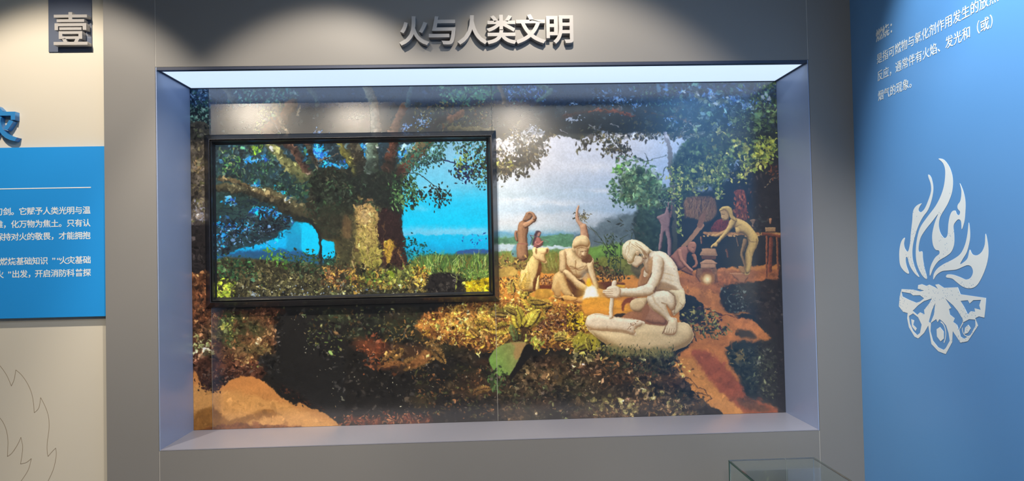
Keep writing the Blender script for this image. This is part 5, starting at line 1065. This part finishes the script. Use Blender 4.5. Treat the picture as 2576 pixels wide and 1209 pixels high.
BY = YW-.028
a, b = on_y(60, 370.5, BY), on_y(264, 795, BY)
t = thing('info_board', (-1.0, YW, b[2]), 'bright blue information board with white writing on the beige wall', 'sign')
obj('board_panel', ((-1.95, BY, b[2]), (LX-.002, YW-.0002, a[2])), M['blue_panel'], t, .001)
p0, p1 = on_y(-20, 475.5, BY), on_y(229, 471, BY)
obj('rule_line', ((-1.9, BY-.001, p1[2]-.0022), (p1[0], BY-.0001, p1[2]+.0022)), M['ink'], t)
rows = ((527.5, list('刃剑。它赋予人类光明与温'), [-12+20*i for i in range(12)]),
        (559.5, list('难，化万物为焦土。只有认'), [-12+20*i for i in range(12)]),
        (591.0, list('保持对火的敬畏，才能拥抱'), [-12+20*i for i in range(12)]),
        (652.5, list('燃烧基础知识”“火灾基础'), [0, 20, 41, 61, 81, 101, 124, 136, 150, 169, 189, 209]),
        (684.5, list('火”出发，开启消防科普探'), [-10, 13, 30, 50, 70, 88, 108, 128, 148, 168, 189, 209]))
for yy, chs, xs in rows:
    zc = on_y(218, yy+.5, BY)[2]; it = []
    for ch, x in zip(chs, xs):
        cx = on_y(x+9.8, yy, BY)[0]
        if ch in '“”': cx += .014
        it.append((ch, (cx, BY-.0001, zc)))
    text_line('character', it, EX, EZ, .0385, .012, M['ink'], t)

# flame outline drawn on the beige wall
def ribbon(pts, wdt, y):
    P = [Vector(on_y(x, yy, y)) for x, yy in smooth_open(pts)]; bm = bmesh.new(); prev = None
    for i, p_ in enumerate(P):
        d = (P[min(i+1, len(P)-1)]-P[max(i-1, 0)]).normalized(); n = Vector((-d.z, 0, d.x))*wdt/2
        cur = (bm.verts.new(p_+n), bm.verts.new(p_-n))
        if prev: bm.faces.new((prev[0], prev[1], cur[1], cur[0]))
        prev = cur
    return bm
def smooth_open(segs):
    out = []
    for s in segs:
        q_ = smooth([s[0]]+list(s)+[s[-1]], 5); n = 5*(len(s)-1); out += [tuple(v) for v in q_[5:5+n+1]]
    return out
L0 = frm(0, 780, 2.818)
t = thing('flame_outline', (on_y(80, 1100, YW)[0], YW, -.3), 'thin brown flame outline drawn on the beige wall below the blue board', 'wall drawing')
outer = [L0((-40, 350), (10, 405), (50, 465), (80, 535)), L0((80, 535), (100, 490), (112, 422)), L0((112, 422), (150, 455), (190, 510), (220, 575), (235, 640), (243, 725)), L0((243, 725), (275, 690), (288, 618)), L0((288, 618), (320, 680), (343, 750), (348, 830), (337, 920), (333, 980), (340, 1035)), L0((340, 1035), (370, 1000), (395, 975)), L0((395, 975), (398, 1030), (380, 1120), (345, 1200), (300, 1290))]
inn = [L0((-20, 740), (20, 790), (45, 850), (56, 920), (55, 980), (52, 1035)), L0((52, 1035), (85, 1010), (125, 950), (148, 900)), L0((148, 900), (160, 960), (155, 1030), (145, 1088)), L0((145, 1088), (185, 1078), (222, 1050)), L0((222, 1050), (200, 1130), (150, 1209), (110, 1270))]
for segs in (outer, inn): obj('drawn_line', ribbon(segs, .0022, YW-.0006), M['line'], t)

# ------------------------------------------------------------------ right wall: definition text and campfire emblem
def on_r(px, py, off=0):
    v = ray(px, py); n = np.array(NR); base = np.array(wall_r(0, 0, off)); k = n@(base-CAM)/(n@v); return CAM+v*k
def s_of(P): return (Vector(P)-Vector((RX, 0, 0))).dot(DR)
OFF = .0006
t = thing('definition_text', wall_r(.6, 1.6, 0), 'white printed lines of writing high on the blue right wall', 'wall text')
EL = tuple(DR)
z2 = on_r(2213, 146)[2]; s2 = s_of(on_r(2213, 146)); pitch = (s_of(on_r(2452, 17.4))-s2)/13
zt0 = on_r(2214, 87)[2]
text_line('character', [(ch, wall_r(s2+.004+.0545*i, zt0+.002, OFF)) for i, ch in enumerate('燃烧')]+[('：', wall_r(s2+.004+.0545*2+.006, zt0+.002, OFF))], EL, EZ, .060, .011, M['ink'], t)
text_line('character', [(ch, wall_r(s2+pitch*i, z2, OFF)) for i, ch in enumerate('是指可燃物与氧化剂作用发生的放热')], EL, EZ, pitch*1.0, .004, M['ink'], t)
z3 = on_r(2213, 190)[2]
text_line('character', [(ch, wall_r(s2+pitch*i, z3, OFF)) for i, ch in enumerate('反应，通常伴有火焰、发光和（或）')], EL, EZ, pitch*1.0, .004, M['ink'], t)
z4 = on_r(2215, 240)[2]
text_line('character', [(ch, wall_r(s2+pitch*i, z4, OFF)) for i, ch in enumerate('烟气的现象。')], EL, EZ, pitch*1.0, .004, M['ink'], t)

Em = frm(2176, 360, 2.16)
def flat_shape(name, loops, parent, m, off, tk=.0006, smo=True):
    cu = bpy.data.curves.new(name, 'CURVE'); cu.dimensions = '2D'; cu.fill_mode = 'BOTH'; cu.extrude = tk/2
    for lp in loops:
        pts = Em(*lp)
        if smo: pts = [tuple(v) for v in smooth(pts, 4)]
        sp = cu.splines.new('POLY'); sp.points.add(len(pts)-1); sp.use_cyclic_u = True
        for k, (x, y) in enumerate(pts):
            P = on_r(x, y); sp.points[k].co = (s_of(P), P[2], 0, 1)
    o = bpy.data.objects.new(name, cu); COL.objects.link(o); bpy.context.view_layer.update()
    me = bpy.data.meshes.new_from_object(o.evaluated_get(bpy.context.evaluated_depsgraph_get())); bpy.data.objects.remove(o)
    for v in me.vertices: s_, z_, k_ = v.co; v.co = wall_r(s_, z_, off+k_)
    me.materials.append(m); me.name = name; o = bpy.data.objects.new(name, me); COL.objects.link(o)
    o.parent = parent; o.matrix_parent_inverse = parent.matrix_world.inverted(); return o
speck = mat('speckled_white_print', (.80, .82, .80), .5, .3, noise_amt=.03, noise_scale=30); nt = speck.node_tree
vo = nt.nodes.new('ShaderNodeTexVoronoi'); vo.inputs['Scale'].default_value = 95; n0 = nt.nodes.new('ShaderNodeTexNoise'); n0.inputs['Scale'].default_value = 7
tcn = nt.nodes.new('ShaderNodeTexCoord'); nt.links.new(tcn.outputs['Object'], vo.inputs['Vector']); nt.links.new(tcn.outputs['Object'], n0.inputs['Vector'])
c1 = nt.nodes.new('ShaderNodeMath'); c1.operation = 'LESS_THAN'; c1.inputs[1].default_value = .22; nt.links.new(vo.outputs['Distance'], c1.inputs[0])
c2 = nt.nodes.new('ShaderNodeMath'); c2.operation = 'GREATER_THAN'; c2.inputs[1].default_value = .53; nt.links.new(n0.outputs['Fac'], c2.inputs[0])
c3 = nt.nodes.new('ShaderNodeMath'); c3.operation = 'MULTIPLY'; nt.links.new(c1.outputs[0], c3.inputs[0]); nt.links.new(c2.outputs[0], c3.inputs[1])
mxs = nt.nodes.new('ShaderNodeMix'); mxs.data_type = 'RGBA'; mxs.inputs['A'].default_value = (.80, .82, .80, 1); mxs.inputs['B'].default_value = (.42, .52, .62, 1)
nt.links.new(c3.outputs[0], mxs.inputs['Factor']); nt.links.new(mxs.outputs['Result'], nt.nodes['Principled BSDF'].inputs['Base Color'])
t = thing('campfire_emblem', wall_r(.6, .4, 0), 'white campfire emblem of flames over a fan of logs on the blue right wall', 'wall emblem')
flat_shape('flame', [[(345, 170), (360, 185), (372, 240), (365, 300), (345, 360), (320, 395), (300, 430), (280, 480), (264, 540), (258, 590), (262, 640), (278, 690), (296, 727), (270, 705), (245, 665), (232, 622), (224, 620), (222, 640), (228, 670), (240, 708), (215, 695), (192, 660), (187, 600), (193, 550), (205, 522), (218, 514), (213, 545), (218, 572), (234, 588), (245, 550), (250, 490), (258, 420), (262, 370), (280, 340), (309, 326), (298, 345), (292, 365), (305, 374), (325, 355), (345, 310), (360, 260), (358, 220), (346, 185)]], t, speck, OFF)
flat_shape('flame', [[(400, 84), (430, 90), (460, 130), (478, 190), (475, 260), (455, 320), (430, 365), (410, 400), (402, 440), (408, 480), (424, 508), (438, 514), (450, 495), (454, 440), (462, 395), (475, 370), (492, 366), (500, 385), (512, 390), (518, 372), (505, 355), (505, 335), (520, 310), (525, 260), (516, 217), (535, 260), (547, 320), (545, 390), (540, 430), (527, 468), (523, 425), (510, 413), (495, 425), (482, 450), (486, 500), (485, 550), (470, 590), (440, 615), (400, 640), (372, 680), (355, 720), (353, 690), (363, 655), (383, 620), (405, 600), (403, 583), (385, 578), (370, 550), (366, 500), (375, 450), (388, 410), (398, 384), (370, 420), (330, 470), (305, 510), (294, 550), (293, 588), (312, 588), (316, 630), (325, 680), (338, 737), (310, 715), (285, 660), (277, 600), (282, 530), (300, 460), (340, 400), (385, 340), (415, 280), (432, 220), (437, 150), (425, 108)]], t, speck, OFF)
flat_shape('flame', [[(565, 431), (572, 480), (570, 530), (555, 590), (535, 625), (518, 657), (545, 640), (560, 620), (570, 578), (585, 603), (610, 608), (635, 590), (652, 550), (656, 491), (668, 540), (672, 600), (662, 660), (640, 720), (610, 770), (575, 788), (535, 780), (500, 755), (475, 735), (443, 728), (448, 713), (480, 714), (520, 728), (550, 740), (575, 730), (588, 700), (580, 672), (560, 662), (535, 670), (500, 685), (460, 690), (420, 695), (390, 715), (373, 740), (375, 710), (395, 680), (430, 655), (480, 630), (520, 600), (545, 550), (558, 490)]], t, speck, OFF)
flat_shape('log_fan', [[(200, 792), (262, 795), (300, 805), (322, 800), (288, 790), (290, 770), (310, 765), (335, 775), (350, 768), (380, 782), (398, 792), (382, 768), (400, 765), (430, 785), (505, 782), (520, 820), (658, 840), (655, 900), (650, 947), (620, 940), (600, 950), (616, 990), (590, 1030), (560, 1075), (520, 1083), (498, 1050), (478, 1020), (475, 1080), (440, 1145), (400, 1130), (362, 1090), (345, 990), (322, 1030), (290, 1060), (270, 1050), (240, 1000), (230, 950), (233, 922), (208, 915), (185, 885), (190, 830)],
    [(200, 806), (250, 815), (262, 826), (300, 825), (322, 842), (300, 860), (280, 866), (240, 850), (204, 832)], [(365, 842), (350, 870), (322, 905), (325, 930), (300, 918), (285, 932), (260, 910), (290, 880), (320, 858)],
    [(383, 868), (376, 930), (356, 978), (347, 968), (366, 905)], [(437, 842), (480, 880), (505, 910), (532, 955), (535, 978), (512, 1018), (500, 985), (480, 970), (488, 950), (462, 930), (458, 900), (470, 895)], [(520, 856), (560, 852), (570, 870), (590, 852), (632, 850), (622, 880), (630, 905), (596, 896), (600, 915), (575, 912), (560, 930), (540, 890)],
    [(240, 938), (262, 924), (290, 945), (309, 985), (300, 1030), (285, 1042), (262, 1020), (244, 980)], [(252, 955), (268, 962), (262, 985), (282, 1005), (276, 1020), (256, 995)],
    [(360, 975), (388, 955), (396, 972), (406, 955), (425, 970), (442, 990), (455, 1030), (462, 1072), (440, 1112), (428, 1122), (398, 1108), (370, 1072), (356, 1020)], [(390, 1010), (408, 998), (428, 1022), (430, 1060), (412, 1076), (392, 1050)],
    [(530, 975), (568, 955), (600, 958), (602, 990), (575, 1040), (540, 1062), (520, 1050), (513, 1010)], [(545, 1002), (562, 985), (576, 1005), (560, 1030), (540, 1036)]], t, speck, OFF, smo=False)
for cx, cy, r0, r1, rot in ((406, 1035, 32, 62, -.1), (560, 1008, 28, 38, .5)):  # growth rings
    bm = bmesh.new(); prev = None
    for k in range(22):
        a_ = rot+.6+k/21*2.2+(0 if cx > 500 else -1.9); row = []
        for rr in (1, 1.13):
            P = on_r(*Em((cx+math.cos(a_)*r0*rr, cy+math.sin(a_)*r1*rr))[0]); row.append(bm.verts.new(wall_r(s_of(P), P[2], OFF*1.3)))
        if prev: bm.faces.new((prev[0], prev[1], row[1], row[0]))
        prev = row
    obj('growth_ring', bm, M['ink'], t)

# ------------------------------------------------------------------ glass display case at the foot of the wall
gm = bpy.data.materials.new('clear_glass'); gm.use_nodes = True; nt = gm.node_tree; b = nt.nodes['Principled BSDF']
b.inputs['Base Color'].default_value = (.93, .98, .96, 1); b.inputs['Roughness'].default_value = .02; b.inputs['Transmission Weight'].default_value = 1; b.inputs['IOR'].default_value = 1.5
nn = nt.nodes.new('ShaderNodeTexNoise'); nn.inputs['Scale'].default_value = 5; rr = nt.nodes.new('ShaderNodeMapRange'); rr.inputs['To Min'].default_value = .02; rr.inputs['To Max'].default_value = .10
nt.links.new(nn.outputs['Fac'], rr.inputs['Value']); nt.links.new(rr.outputs['Result'], b.inputs['Roughness'])
edge = mat('green_glass_edge', (.02, .10, .075), .15, .6, noise_amt=.2, noise_scale=30); pale = mat('polished_glass_joint', (.45, .5, .48), .3, .6)
gx0, gx1, gy0, gy1, gz, gb = 2.676, 3.081, -.62, -.13, -.09, -.30; tg = .008
t = thing('display_case', ((gx0+gx1)/2, (gy0+gy1)/2, FZ), 'glass-topped display case with green glass edges in front of the grey wall', 'display case')
obj('plinth', ((gx0, gy0, FZ), (gx1, gy1, gb)), M['plinth'], t, .003)
obj('glass_lid', ((gx0, gy0, gz-tg), (gx1, gy1, gz)), gm, t)
xm = 2.945
for nme, lo, hi in (('glass_pane', (gx0+.001, gy0+.012, gb+.001), (gx0+.001+tg, gy1-.012, gz-tg-.001)), ('glass_pane', (gx1-.001-tg, gy0+.012, gb+.001), (gx1-.001, gy1-.012, gz-tg-.001)),
                    ('glass_pane', (gx0+.001, gy1-.001-tg, gb+.001), (xm-.0015, gy1-.001, gz-tg-.001)), ('glass_pane', (xm+.0015, gy1-.001-tg, gb+.001), (gx1-.001, gy1-.001, gz-tg-.001)),
                    ('glass_pane', (gx0+.001, gy0+.001, gb+.001), (gx1-.001, gy0+.001+tg, gz-tg-.001))):
    obj(nme, (lo, hi), gm, t)
obj('glass_edge', ((gx0-.0012, gy0, gz-tg), (gx0-.0002, gy1, gz)), edge, t); obj('glass_edge', ((gx1+.0002, gy0, gz-tg), (gx1+.0012, gy1, gz)), edge, t)
obj('glass_edge', ((gx0-.0012, gy1-.010, gb+.001), (gx0+.0008, gy1-.0015, gz-tg-.001)), edge, t)
obj('pane_joint', ((xm-.0013, gy1-.001-tg, gb+.001), (xm+.0013, gy1-.0005, gz-tg-.001)), pale, t)
